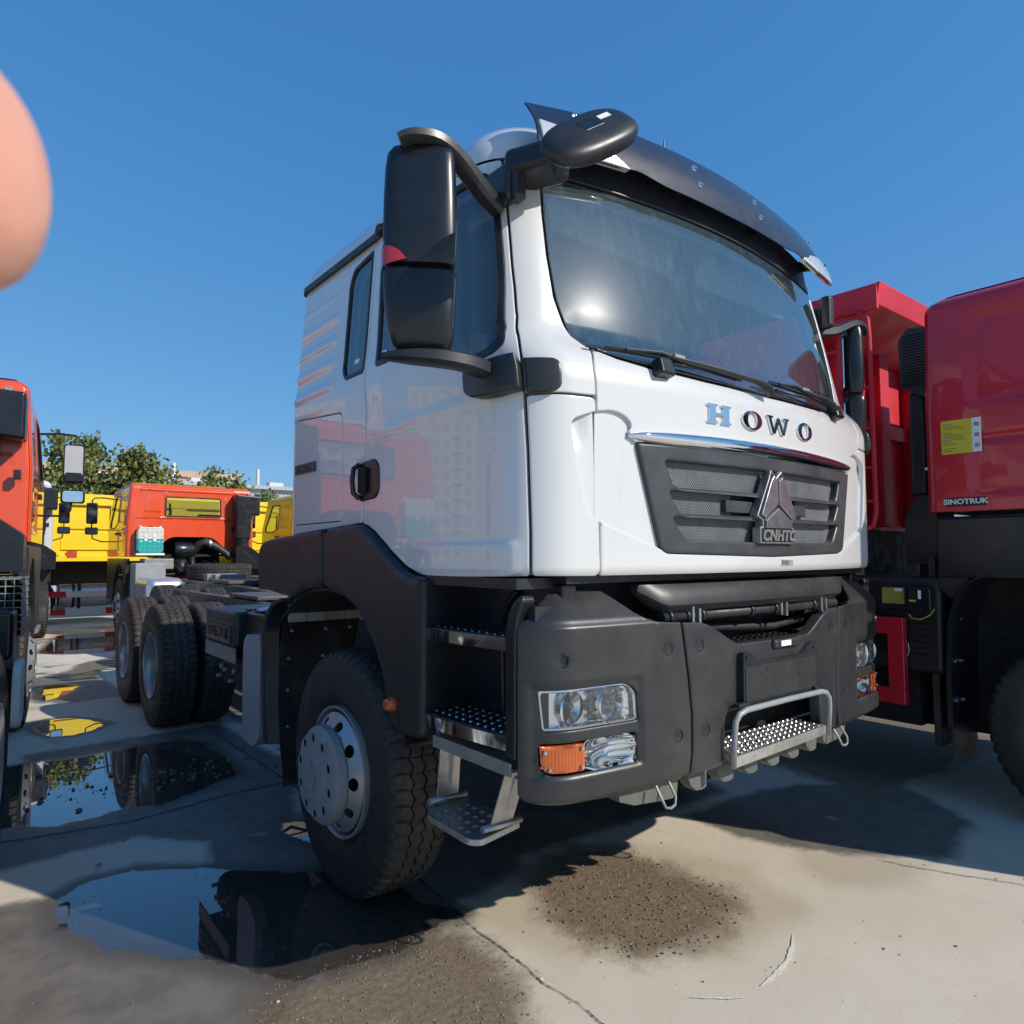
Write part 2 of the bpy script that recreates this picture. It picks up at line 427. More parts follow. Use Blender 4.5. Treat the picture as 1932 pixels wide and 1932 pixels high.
# ---------------------------------------------------------------- generic truck parts
def tyre_mesh(R=.56, w=.30, rin=.30, mt=None, pitch=54):
    """drive tyre: axis X, outer face at x=0, inner face at x=w; zigzag grooves and shoulder notches are real relief"""
    MBt = MB(); per = 8; n = pitch * per
    gro = [.085, .128, .172, .215]  # groove centres across the tread (from outer face)
    gro = [.30 * w, .5 * w, .70 * w]
    cols = [(.012, R - .055, 0), (.022, R - .028, 0), (.034, R - .010, 0)]
    tr0 = .036; trn = w - .036
    def crown(x): return R - .006 * ((x - w / 2) / (w / 2)) ** 2
    G = []
    x = tr0
    seq = [(tr0 + .004, 0, .0), (tr0 + .026, 0, .35)]
    gw = .0045
    for g in gro: seq += [(g - gw - .0005, 0, 1), (g - gw + .001, 1, 1), (g + gw - .001, 1, 1), (g + gw + .0005, 0, 1)]
    seq += [(trn - .026, 0, .35), (trn - .004, 0, 0)]
    side_o = [(.030, rin), (.010, rin + .03), (-.004, rin + .08), (-.006, rin + .12), (.000, R - .10), (.006, R - .06)]
    side_i = [(w - a, b) for a, b in side_o][::-1]
    vs = []; rows = []
    for i in range(n):
        ph = (i % per) / per; a = 2 * PI * i / n
        z = (abs(ph - .5) * 4 - 1) * .009                   # zigzag
        z = max(-.0075, min(.0075, z * 1.25))
        row = []
        for xx, r in side_o: row.append((xx, r))
        notch = .012 if (ph < .36) else 0.
        row.append((.010, R - .034)); row.append((.020 + (.010 if notch else 0), R - .014 - notch)); 
        for xx, g, sh in seq:
            rr = crown(xx) - (.013 if g else 0)
            if sh < .2: rr -= notch * (1.0)
            elif sh < .5 and notch: rr -= notch * .75
            if sh == 1 and not g and (i % per) in (3, ): rr -= .003
            row.append((xx + z * sh, rr))
        row.append((w - .020 - (.010 if notch else 0), R - .014 - notch)); row.append((w - .010, R - .034))
        for xx, r in side_i: row.append((xx, r))
        rows.append([(px, r * math.cos(a), r * math.sin(a)) for px, r in row])
    k = len(rows[0]); vs = [v for r in rows for v in r]; fs = []; sm_ = []
    mb = MB(); lo, hi = len(side_o) + 1, k - len(side_i) - 2
    for i in range(n):
        j = (i + 1) % n
        for c in range(k - 1):
            mb.f.append((i * k + c, i * k + c + 1, j * k + c + 1, j * k + c)); mb.sm.append(c < lo or c >= hi); mb.mi.append(1 if lo <= c < hi else 0)
    mb.v = vs
    me = bpy.data.meshes.new('tyre'); me.from_pydata(mb.v, [], mb.f); me.materials.append(M['rubber']); me.materials.append(M['tread'])
    me.polygons.foreach_set('use_smooth', mb.sm); me.polygons.foreach_set('material_index', mb.mi); me.update()
    bm = bmesh.new(); bm.from_mesh(me); bmesh.ops.recalc_face_normals(bm, faces=bm.faces); bm.to_mesh(me); bm.free()
    return me
def annulus(nm, mt, parent, r0, r1, hr, hn, hs, hfn, thick=.008, off=0, hoff=0.):
    """disc with hn holes at radius hr (hole half-size hs=(radial,tangential)); hfn(r) gives x"""
    circ = lambda r, n: [(r * math.cos(2 * PI * i / n), r * math.sin(2 * PI * i / n)) for i in range(n)]
    holes = [circ(r0, 40)] if r0 > .01 else []
    for i in range(hn):
        a = 2 * PI * (i + hoff) / hn; c, s = math.cos(a), math.sin(a)
        holes.append([(c * (hr + hs[0] * math.cos(t)) - s * hs[1] * math.sin(t), s * (hr + hs[0] * math.cos(t)) + c * hs[1] * math.sin(t)) for t in [2 * PI * q / 12 for q in range(12)]])
    def S(u, v):
        r = np.sqrt(u * u + v * v); return hfn(r), u, v
    return panel(nm, circ(r1, 64), S, mt, parent, thick=thick, holes=holes, rnd=.0025, step=.03, ostep=.035, flip=True)
TYRE = tyre_mesh()
RIM_F = MB().lathe([(.026, .302), (.002, .300), (.000, .292), (.010, .284), (.040, .276), (.085, .262), (.10, .25), (.26, .25), (.27, .302)], n=56).mesh('rim', M['rim'])
RIM_R = MB().lathe([(.026, .302), (.002, .300), (.000, .292), (.010, .284), (.030, .272), (.075, .268), (.085, .255), (.20, .250), (.235, .235), (.24, .10)], n=56).mesh('rim', M['rim'])
def front_wheel(parent, X, Y, side=-1, cover=True):
    w_ = link('wheel', MB().lathe([(.10, .0), (.10, .20), (.24, .20), (.24, 0)], n=24).mesh('axle_hub', M['dark']), parent, (X, Y, .552), (0, 0, 0 if side < 0 else PI))
    link('tyre', TYRE, w_)
    link('rim', RIM_F, w_)
    annulus('disc', M['rim'], w_, .12, .272, .232, 10, (.019, .030), lambda r: -.052 + .6 * np.clip(r - .20, 0, 1) ** 1.0 * 1.4 + np.clip(.205 - r, 0, 1) * 0)
    if cover:
        MB().lathe([(-.070, 0), (-.070, .212)], n=32).build('nut_hole_shade', M['void'], w_)  # near-black disc added so the nut windows look shaded inside
        # domed hub cover with ten nut windows and a raised triangular mark
        f = lambda r: -.115 + .035 * sm(.195, .222, r) - .004 * np.cos(np.clip(r / .10, 0, 1) * PI) - .006 * (1 - sm(.10, .135, r))
        annulus('hub_cover', M['hub'], w_, .0001, .222,   .168, 10, (.020, .020), f, thick=.007, hoff=.35)
        MB().lathe([(-.080, .2215), (-.060, .2225), (-.045, .2225)], n=48).build('cover_skirt', M['hub'], w_)
        mb = MB()
        for i in range(10):
            a = 2 * PI * (i + .35) / 10; p = (-.062, .168 * math.cos(a), .168 * math.sin(a)); q = (-.03, p[1], p[2])
            mb.cyl(q, (-.082, p[1], p[2]), .011, 6); pass
        mb.build('wheel_nut', M['dark'], w_)['kind'] = 'stuff'  # dark nuts deepen the painted shade in the nut windows
        e = MB(); P = lambda u, v, d: (-.124 - d, -u, v)
        for poly in [[(-.006, .062), (-.062, -.012), (-.040, -.026), (-.006, .004)], [(.006, .062), (.006, .004), (.040, -.026), (.062, -.012)], [(-.036, -.032), (0, -.002), (.036, -.032), (.036, -.055), (-.036, -.055)]]:
            e.prism([(a * .9, b * 1.05) for a, b in poly], P, 0, .003)
        e.build('hub_mark', M['hub'], w_, bevel=.001)
    return w_
def rear_wheel(parent, X, Y, side=-1):
    w_ = link('dual_wheel', MB().lathe([(.24, .0), (.05, .0), (.05, .08), (.10, .10), (.24, .11)], n=20).mesh('axle_hub', M['dark']), parent, (X, Y, .552), (0, 0, 0 if side < 0 else PI))
    link('tyre', TYRE, w_); link('tyre', TYRE, w_, (.335, 0, 0))
    link('rim', RIM_R, w_)
    annulus('disc', M['rim'], w_, .09, .25, .205, 10, (.02, .026), lambda r: .17 + 0 * r)
    link('rim', MB().lathe([(.60, .302), (.61, .25), (.36, .25), (.34, .302)], n=32).mesh('inner_rim', M['rim']), w_)
    mb = MB()
    for i in range(10):
        a = 2 * PI * i / 10; y, z = .1425 * math.cos(a), .1425 * math.sin(a); mb.cyl((.18, y, z), (.13, y, z), .015, 6)
    mb.build('wheel_nut', M['rim'], w_)['kind'] = 'stuff'
    return w_
def rails(parent, y0, y1, z0=.86, z1=1.12, x=.43, mt=None, name='frame_rail'):
    for s in (-1, 1):
        mb = MB(); t = .008; wd = .08 * -s
        mb.bb(s * x, s * x + s * t, y0, y1, z0, z1)
        mb.bb(s * x, s * x + wd, y0, y1, z1 - .01, z1); mb.bb(s * x, s * x + wd, y0, y1, z0, z0 + .01)
        o = mb.build(name, mt or M['frame'], parent)
        rv = MB(); yy = y0 + .1
        while yy < y1 - .05:
            for zz in (z0 + .05, z1 - .05): rv.cyl((s * (x + t), yy, zz), (s * (x + t + .012), yy, zz), .011, 6)
            yy += .22
        rv.build('rivet', M['steel'], o)['kind'] = 'stuff'
    for yy in np.arange(y0 + .2, y1 - .1, 1.1):
        MB().bb(-x, x, yy - .06, yy + .06, z0 + .04, z1 - .04).build('crossmember', mt or M['frame'], parent, bevel=.01)
# ---------------------------------------------------------------- cab surface
def mkplan(yc, k, W, r, yr, rr=.07):
    xA = .9
    for _ in range(30):
        f0 = math.atan(2 * k * xA); xA = W - r * (1 - math.sin(f0))
    yA = yc + k * xA * xA; L1 = xA; L2 = r * (PI / 2 - f0); yE = yA + r * math.cos(f0); L3 = yr - rr - yE; L4 = rr * PI / 2
    def P(s):
        sg = np.where(s < 0, -1., 1.); a = np.abs(s)
        ph = f0 + np.clip((a - L1) / r, 0, None); q = np.clip((a - L1 - L2 - L3) / rr, 0, PI / 2)
        c = [a < L1, a < L1 + L2, a < L1 + L2 + L3, a < L1 + L2 + L3 + L4]
        x = np.select(c, [a, xA + r * (np.sin(ph) - math.sin(f0)), W + 0 * a, W - rr + rr * np.cos(q)], W - rr - (a - L1 - L2 - L3 - L4))
        y = np.select(c, [yc + k * a * a, yA + r * (math.cos(f0) - np.cos(ph)), yE + (a - L1 - L2), yr - rr + rr * np.sin(q)], yr + 0 * a)
        return sg * x, y
    return P, yE, L1 + L2 + L3 + L4
cabP, cabE, cabL = mkplan(-1.55, .088, 1.22, .22, .64)
bumP, bumE, bumL = mkplan(-1.553, .07, 1.24, .22, .3)
def cab0(s, z):
    x, y = cabP(s)
    t = np.clip((z - 2.3) / .75, 0, 1.05)
    x = x * (1 - .05 * t * np.clip((z - 2.3) / .2, 0, 1))
    # soften the shoulder where the front starts to lean back
    dy = .030 * sm(2.24, 2.36, z) * np.minimum(np.abs(x), 1.02) ** 2 + .085 * sm(2.16, 2.40, z) + .160 * np.clip(z - 2.32, 0, .75) + .05 * np.clip(z - 2.32, 0, .75) ** 2
    wt = np.clip((.1 - y) / (.1 - cabE), 0, 1)
    return x, y + dy * wt, z + 0 * x
def with_disp(S, D):
    def T(s, z):
        x, y, zz = S(s, z); h = .002
        a = np.array(S(s + h, z)) - np.array(S(s - h, z)); b = np.array(S(s, z + h)) - np.array(S(s, z - h))
        n = np.cross(a.T, b.T).T; n /= (np.linalg.norm(n, axis=0) + 1e-12); d = D(s, z)
        return x + n[0] * d, y + n[1] * d, zz + n[2] * d
    return T
def cabD(s, z):
    a = np.abs(s); d = 0 * a
    # rear quarter ribs
    rib = np.clip(np.sin(2 * PI * (z - 2.02) / .12), 0, 1) ** 1.2 * sm(2.62, 2.78, a) * sm(2.28, 2.36, z) * (1 - sm(2.86, 2.92, z))
    d = d + .010 * rib
    # door creases
    d = d + .007 * sm(2.075, 2.115, z + .028 * (a - 1.25)) * sm(1.34, 1.42, a) * (1 - sm(2.1, 2.28, a))
    d = d + .006 * (1 - sm(1.60, 1.625, z)) * sm(1.22, 1.26, a) * (1 - sm(1.75, 1.95, a))
    d = d + .003 * sm(1.40, 1.415, a) * (1 - sm(2.0, 2.4, a)) * (1 - sm(2.1, 2.16, z))
    # slight turn-under at the sill
    d = d - .012 * (1 - sm(1.49, 1.52, z))
    return d
CAB = with_disp(cab0, cabD)
k = NT('white_cab_paint'); mp = k.n('Mapping'); mp.inputs['Scale'].default_value = (14, 14, .9); k.l(k.co(), mp.inputs[0])
st = k.math('MULTIPLY', k.ramp(k.noise(2.2, 6, .7, mp.outputs[0]), .48, .82), k.ramp(k.noise(1.6, 4), .35, .7)); sp = k.ramp(k.noise(120, 2, .5), .70, .76)
k.set(Base_Color=k.mix(k.math('ADD', k.math('MULTIPLY', st, .32), k.math('MULTIPLY', sp, .30)), (.625, .625, .615), (.40, .375, .33)), Roughness=k.ramp(st, 0, 1, .26, .5), Coat_Weight=1., Coat_Roughness=k.ramp(st, 0, 1, .015, .22))
k.bump(k.noise(1.3, 2, .5), .02, .05); WH = k.m
truck = thing('tractor_truck', 'large white cab-over truck with tinted sun visor, dark grey bumper and black side mirrors', 'truck')
T_ = truck
def both(fn):
    for s in (-1, 1): fn(s)
SGN = lambda P, s: P if s < 0 else mir(P)   # outlines are written for the image-left (negative) side
gapL = [(-1.196, 1.496), (-1.196, 1.648), (-1.204, 1.912), (-1.216, 2.108), (-1.221, 2.15), (-1.220, 2.198), (-1.208, 2.258), (-1.176, 2.327), (-1.159, 2.393), (-1.163, 2.474), (-1.169, 2.6), (-1.170, 2.75), (-1.172, 3.045)]
wsL = [(-1.022, 3.0), (-1.031, 2.831), (-1.028, 2.654), (-1.013, 2.489), (-.980, 2.39), (-.962, 2.338), (-.940, 2.306), (-.83, 2.276), (-.683, 2.258), (-.40, 2.244)]
ws_out = rp(wsL + [(0, 2.238)] + mir(wsL), .03, 3)
dwin = rp([(-2.165, 2.40), (-2.165, 2.99), (-1.245, 3.006), (-1.206, 2.95), (-1.200, 2.856), (-1.196, 2.6), (-1.204, 2.36), (-1.245, 2.292), (-1.31, 2.264), (-1.46, 2.247), (-1.53, 2.270), (-1.585, 2.335), (-1.64, 2.378), (-1.73, 2.395)], [.03, .04, .05, .02, 0, 0, 0, .03, .02, .02, .03, .03, .03, .04])
rwin = rp([(-2.565, 2.46), (-2.565, 2.90), (-2.52, 2.972), (-2.272, 3.0), (-2.300, 2.405), (-2.52, 2.405)], [.03, .03, .04, .01, .02, .03])
def grow(P, d):
    Q = [Vector(p) for p in P]
    if area(Q) < 0: Q = Q[::-1]
    return [tuple(p + n * d) for p, n in zip(Q, outn(Q))]
def side_panels(s):
    g = gapL
    f = lambda P: SGN(P, s)
    door = [(a - .004, b) for a, b in g] + [(-2.240, 3.045), (-2.258, 2.7), (-2.285, 2.39), (-2.316, 1.708), (-2.27, 1.700), (-2.20, 1.672), (-2.164, 1.652), (-2.10, 1.617), (-2.044, 1.584), (-1.932, 1.528), (-1.84, 1.494), (-1.788, 1.488), (-1.6, 1.488)]
    d = panel('door', f(rp(door, .012, 3)), CAB, WH, T_, holes=[f(dwin)], step=.022, thick=.03, rnd=.006)
    panel('window_seal', f(dwin), CAB, M['black'], d, holes=[f(grow(dwin, -.026))], off=.002, step=0, rnd=.003, thick=.02)
    panel('window_glass', f(grow(dwin, -.022)), CAB, M['side'], d, off=-.008, step=.06, rnd=0, thick=.003)
    rear = [(-2.324, 1.714), (-2.293, 2.39), (-2.266, 2.7), (-2.248, 3.045), (-3.30, 3.045), (-3.30, 1.676), (-3.18, 1.676), (-2.9, 1.690), (-2.568, 1.704)]
    hatch = rp([(-3.145, 2.30), (-2.545, 2.255), (-2.535, 1.726), (-3.155, 1.726)], .045)
    q = panel('rear_quarter', f(rear), CAB, WH, T_, holes=[f(rwin), f(hatch)], step=.022, thick=.03)
    panel('window_seal', f(rwin), CAB, M['black'], q, holes=[f(grow(rwin, -.02))], off=.003, step=0, rnd=.003, thick=.02)
    panel('window_glass', f(grow(rwin, -.016)), CAB, M['side'], q, off=-.006, step=.06, rnd=0, thick=.003)
    st_ = lambda u0, u1, v0, v1, pr: panel('glass_label', f([(u0, v0), (u1, v0), (u1, v1), (u0, v1)]), CAB, M['label'], pr, off=-.004, thick=.002, rnd=0, step=0)
    st_(-2.43, -2.38, 2.47, 2.492, q); st_(-2.11, -2.06, 2.44, 2.462, d)
    panel('hatch_seal', f(grow(hatch, -.001)), CAB, M['black'], q, off=-.010, step=.08, rnd=0)
    panel('locker_hatch', f(grow(hatch, -.005)), CAB, WH, T_, step=.03, thick=.012, rnd=.004)
    # pillar above and corner fairing below the mirror bracket
    pil = [(a + .005, b) for a, b in g if b > 2.10] + [(-1.026, 3.045)] + [(a - .006, b) for a, b in wsL[:7]] + [(-.926, 2.300), (-.934, 2.270), (-.948, 2.237), (-.958, 2.195), (-.953, 2.112), (-1.08, 2.110)]
    pil[0] = (-1.211, 2.106)
    panel('pillar', f(rp(pil, .006, 2)), CAB, WH, T_, step=.018, thick=.03)
    notch = [(-.953, 2.056), (-1.00, 2.040), (-1.036, 2.026), (-1.050, 2.010), (-1.048, 1.985), (-1.026, 1.86), (-1.006, 1.76), (-.990, 1.715), (-.965, 1.692), (-.944, 1.680)]
    cor = [(a + .005, b) for a, b in g if b < 2.0] + [(-1.208, 2.098), (-1.08, 2.102), (-.953, 2.104)] + notch + [(-.940, 1.494)]
    panel('corner_fairing', f(rp(cor, [.014] * 5 + [.03, .006, .006, .01, .02, .03, .03, .02, .03, .03, .02, .02, .006, .014][:len(cor) - 5], 4)), CAB, WH, T_, step=.023, thick=.03, ostep=.013, rnd=.008)
    inl = [(a - .004 if i in (0, 9) else a - .006, b) for i, (a, b) in enumerate(notch)]
    cq = panel('fairing_recess', f(inl), with_disp(cab0, lambda a, z: -.018 * sm(1.90, 2.02, z) * sm(.97, 1.03, np.abs(a))), WH, T_, off=-.017, step=.02, thick=.01, rnd=.001)
    # door handle
    hp = rp([(-2.345, 1.985), (-2.20, 1.992), (-2.16, 1.96), (-2.155, 1.85), (-2.19, 1.815), (-2.345, 1.808)], .02)
    bd = MB(); yb_ = lambda u: cabE + (u - 1.345)
    bd.bb(s * 1.222, s * 1.229, .270, .540, 1.998, 2.050); bq = bd.build('name_badge', M['badge'], q, bevel=.002)
    text('lettering', 'SINOTRUK', .040, M['chrome'], bq, (s * 1.2305, .405, 2.024), (PI / 2, 0, s * PI / 2), depth=.0008, offset=.0012, sx=1.15)
    MB().bb(s * 1.236, s * 1.246, -.335, -.262, 1.845, 1.955).build('recess_shade', M['void'], d)  # black block on the solid plate stands in for a shaded hollow
    h = panel('door_handle', f(hp), CAB, M['plastic2'], d, off=.010, thick=.02, rnd=.008, step=.03, )
    mb = MB(); X = 1.245 * s
    y = lambda u: -1.238 + (abs(u) - 1.345)
    mb.tube([(s * 1.235, y(2.325), 1.975), (s * 1.262, y(2.33), 1.955), (s * 1.268, y(2.332), 1.90), (s * 1.262, y(2.33), 1.845), (s * 1.235, y(2.325), 1.82)], .012, 8)
    mb.build('grip', M['plastic2'], d)
    return d
both(side_panels)
fp = [(-.938, 1.494), (-.936, 1.72), (-.940, 1.92), (-.946, 2.10), (-.948, 2.2), (-.942, 2.272), (-.86, 2.256), (-.708, 2.240), (-.40, 2.230), (0, 2.226)]
fp = fp + [(-a, b) for a, b in fp[-2::-1]]
gr_o = rp([(-.776, 1.962), (-.672, 1.588), (-.64, 1.574), (0, 1.560), (.64, 1.574), (.672, 1.588), (.776, 1.962), (.4, 1.975), (0, 1.978), (-.4, 1.975)], [.01, .02, .02, 0, .02, .02, .01, 0, 0, 0])
cheek_t = [(-.948, 2.058), (-.90, 2.066), (-.86, 2.064), (-.825, 2.052), (-.802, 2.032), (-.80, 2.012), (-.815, 1.998), (-.800, 1.985), (-.782, 1.965)]
cheek_b = [(-.672, 1.590), (-.70, 1.601), (-.76, 1.618), (-.82, 1.640), (-.88, 1.662), (-.938, 1.682)]
upper = [(-.948, 2.10), (-.952, 2.2), (-.942, 2.237), (-.928, 2.268), (-.918, 2.292), (-.83, 2.264), (-.69, 2.246), (-.40, 2.234), (0, 2.228)]
gt = [(-.779, 1.964), (-.4, 1.978), (0, 1.981), (.4, 1.978), (.779, 1.964)]
up_o = cheek_t[::-1] + upper + mir(upper)[1:] + mir(cheek_t)[::-1] + gt[::-1][1:-1]
front = panel('front_flap', rp(up_o, [0] * 2 + [.01] * 5 + [.01, .004, .004, .006, .012] + [0] * (len(up_o) - 12), 3), CAB, WH, T_, step=.025, thick=.03, ostep=.015, rnd=.006)
gb = [(-.672, 1.584), (-.64, 1.571), (0, 1.557), (.64, 1.571), (.672, 1.584)]
lo_o = [(-.938, 1.494), (-.938, 1.682)] + cheek_b[::-1][1:] + gb[1:-1] + mir(cheek_b)[::-1][0:] + [(.938, 1.494)]
lower = panel('lower_flap', rp(lo_o, [.01, .004] + [.02] * (len(lo_o) - 4) + [.004, .01], 2), CAB, WH, T_, step=.025, thick=.03, ostep=.015, rnd=.010)
for s in (-1, 1):
    ck = [(-.955, 1.675), (-.949, 2.064), (-.90, 2.072), (-.86, 2.070), (-.82, 2.058), (-.795, 2.034), (-.79, 2.01), (-.772, 1.964), (-.668, 1.584)]
    panel('flap_recess', SGN(ck, s), cab0, WH, front, off=-.016, step=.03, thick=.006, rnd=.001)
# grille with three slots
def slot(zt, zb, xt, xb):
    P = [(-xt, zt), (-xb - .03, zb + .01), (-xb, zb), (0, zb - .004), (xb, zb), (xb + .03, zb + .01), (xt, zt), (0, zt + .002)]
    return rp(P, [.015, .03, .02, 0, .02, .03, .015, 0])
GRILLE_DARK = panel('grille_dark_sheet', [(-.70, 1.60), (.70, 1.60), (.74, 1.94), (-.74, 1.94)], cab0, M['void'], T_, off=-.043, thick=.01, rnd=0, step=.1)  # near-black sheet standing in for the dark hollow behind the grille
slots = [slot(1.910, 1.812, .648, .575), slot(1.800, 1.716, .628, .548), slot(1.704, 1.620, .612, .522)]
GR = with_disp(cab0, lambda s, z: .004 + 0 * s)
gp = panel('grille', gr_o, GR, M['grille'], T_, holes=slots, thick=.06, rnd=.012, step=.03)
def lattice(xs, z0, z1, name, par):
    # perforated sheet: diamond mesh of thin strips with real gaps
    mb = MB(); sp = .0125; h = z1 - z0; wv = .0030
    for x0, x1 in xs:
        k = int((x1 - x0 + h) / sp) + 1
        for i in range(k):
            for sg in (1, -1):
                xa = x0 - h + i * sp + (0 if sg > 0 else h); xb = xa + h * sg; za, zb = z0, z1
                if sg > 0:
                    t0 = max(0, (x0 - xa) / h); t1 = min(1, (x1 - xa) / h)
                else:
                    t0 = max(0, (xa - x1) / h); t1 = min(1, (xa - x0) / h)
                if t1 <= t0: continue
                pa = (xa + (xb - xa) * t0, za + h * t0); pb = (xa + (xb - xa) * t1, za + h * t1)
                vs = []
                for px, pz in (pa, pb):
                    Y = -1.55 + .088 * px * px + .034
                    vs += [(px - wv, Y, pz), (px + wv, Y, pz)]
                mb.add(vs, [(0, 1, 3, 2)])
    return mb.build(name, M['screen'], par)
lattice([(-.63, .63)], 1.805, 1.915, 'mesh_screen', gp)['kind'] = 'stuff'
lattice([(-.60, -.245), (.245, .60)], 1.712, 1.805, 'mesh_screen', gp)['kind'] = 'stuff'
lattice([(-.59, .59)], 1.615, 1.708, 'mesh_screen', gp)['kind'] = 'stuff'
MB().bb(-.30, .30, -1.53, -1.50, 1.732, 1.780).build('emblem_backing_bar', M['grille'], gp, bevel=.004)
# triangular emblem
em = [(-.041, 1.914), (0, 1.884), (.041, 1.914), (.062, 1.87), (.148, 1.722), (.109, 1.704), (.109, 1.680), (.128, 1.678), (.128, 1.611), (-.128, 1.611), (-.128, 1.678), (-.109, 1.680), (-.109, 1.704), (-.148, 1.722), (-.062, 1.87)]
E3 = lambda u, v, d: (u, -1.552 - d - .02 * (1.92 - v) * 0, v)
eb = MB().prism(em, E3, -.02, .018).build('emblem', M['steel'], T_, bevel=.003)
ins = [(-.035, 1.893), (-.006, 1.872), (-.006, 1.768), (-.100, 1.716), (-.132, 1.729), (-.056, 1.868)]
fac = lambda P, nm, c: MB().prism(P, E3, .016, .028).build('emblem_facet', M['satin'], eb, bevel=.004)
MB().prism(grow(em, -.007), E3, .012, .0195).build('emblem_field', M['black'], eb)
fac([(-.034, 1.888), (-.005, 1.866), (-.005, 1.772), (-.098, 1.714), (-.130, 1.727), (-.054, 1.866)], 0, 0)
fac([(.034, 1.888), (.054, 1.866), (.130, 1.727), (.098, 1.714), (.005, 1.772), (.005, 1.866)], 0, 0)
fac([(0, 1.757), (.094, 1.704), (.098, 1.684), (.098, 1.674), (-.098, 1.674), (-.098, 1.684), (-.094, 1.704)], 0, 0)
text('lettering', 'CNHTC', .062, M['steel'], eb, (0, -1.574, 1.643), (PI / 2, 0, 0), depth=.003, offset=.0022, sx=1.12, shear=.2)
# chrome strip over the grille
mb = MB(); rings = []
for i in range(41):
    x = -.812 + 1.624 * i / 40; t = abs(x) / .812
    zt = 2.024 - .020 * t ** 2.2; zb = 1.960 + .006 * t ** 6; zc = (zt + zb) / 2; h = (zt - zb) / 2; e = (1 - t ** 14) ** .5 if t < 1 else .05
    y0 = -1.55 + .088 * x * x
    rings.append([(x, y0 + .006 - .030 * max(.08, e) * math.cos(a), zc + h * max(.2, e) * math.sin(a) + .003 * math.cos(a)) for a in [(-PI / 2 + PI * q / 8) for q in range(9)]])
mb.loft(rings, closed=False, cap=False); mb.build('chrome_strip', M['chrome'], T_)
# HOWO letters (slab serif, chrome)
def letters():
    HH = [(0, 0), (.42, 0), (.42, .13), (.34, .13), (.34, .43), (.66, .43), (.66, .13), (.58, .13), (.58, 0), (1, 0), (1, .13), (.92, .13), (.92, .87), (1, .87), (1, 1), (.58, 1), (.58, .87), (.66, .87), (.66, .57), (.34, .57), (.34, .87), (.42, .87), (.42, 1), (0, 1), (0, .87), (.08, .87), (.08, .13), (0, .13)]
    WW = [(0, 1), (0, .88), (.05, .88), (.22, 0), (.36, 0), (.5, .52), (.64, 0), (.78, 0), (.95, .88), (1, .88), (1, 1), (.72, 1), (.72, .88), (.80, .88), (.71, .34), (.56, .93), (.44, .93), (.29, .34), (.20, .88), (.28, .88), (.28, 1)]
    Z0, H = 2.070, .076
    for ch, x0, x1 in (('H', -.424, -.284), ('O', -.212, -.076), ('W', -.042, .134), ('O', .206, .342)):
        mb = MB(); P3 = lambda u, v, d, x0=x0, x1=x1: (x0 + (x1 - x0) * u, -1.548 + .088 * (x0 + (x1 - x0) * u) ** 2 - d, Z0 + H * v)
        if ch == 'O':
            n = 28; ro = [(.5 + .5 * math.cos(2 * PI * i / n), .5 + .53 * math.sin(2 * PI * i / n)) for i in range(n)]
            ri = [(.5 + .22 * math.cos(2 * PI * i / n), .5 + .40 * math.sin(2 * PI * i / n)) for i in range(n)]
            vs = [P3(u, v, .011) for u, v in ro] + [P3(u, v, .011) for u, v in ri] + [P3(u, v, -.004) for u, v in ro] + [P3(u, v, -.004) for u, v in ri]
            for i in range(n):
                j = (i + 1) % n; mb.f += [(i, j, n + j, n + i), (i, 2 * n + i, 2 * n + j, j), (n + i, n + j, 3 * n + j, 3 * n + i)]
            mb.v = vs; mb.sm = [False] * len(mb.f); mb.mi = [0] * len(mb.f)
        else: mb.prism(HH if ch == 'H' else WW, P3, -.004, .011)
        mb.build('badge_letter', M['chrome'], T_, bevel=.0025, seg=2)
letters()
# scrawled number on the white paint: 808023
mb = MB(); x = .062
Y = -1.5515
def ell(cx, cz, rx, rz, a0=0, a1=2 * PI): return [(cx + rx * math.cos(a0 + (a1 - a0) * i / 10), Y, cz + rz * math.sin(a0 + (a1 - a0) * i / 10)) for i in range(11)]
for g in ['8', '0', '8', '0', '2', '3']:
    if g == '8': mb.tube(ell(x, 1.539, .005, .006), .0011, 4); mb.tube(ell(x, 1.527, .006, .006), .0011, 4)
    if g == '0': mb.tube(ell(x, 1.532, .005, .010), .0011, 4)
    if g == '2': mb.tube([(x - .004, Y, 1.539), (x, Y, 1.542), (x + .004, Y, 1.538), (x - .004, Y, 1.525), (x + .005, Y, 1.525)], .0011, 4)
    if g == '3': mb.tube([(x - .004, Y, 1.541), (x + .003, Y, 1.541), (x, Y, 1.534), (x + .004, Y, 1.528), (x - .002, Y, 1.521), (x - .005, Y, 1.524)], .0011, 4)
    x += .0155
mb.build('chalk_number', M['dark'], T_)
# windshield, black band, header
wsg = panel('windshield', grow(ws_out, -.006), cab0, M['wind'], T_, off=-.002, step=.06, rnd=.002, thick=.006)
panel('windshield_band', grow(ws_out, -.003), cab0, M['black_glass'], wsg, holes=[grow(ws_out, -.030)], off=-.012, step=0, rnd=.001, thick=.008)
panel('shaded_header', [(-1.03, 3.004), (-.99, 3.15), (.99, 3.15), (1.03, 3.004)], cab0, M['black'], T_, step=.05, off=.004, thick=.03)  # black and raised to stand in for the visor's shade on the roof front
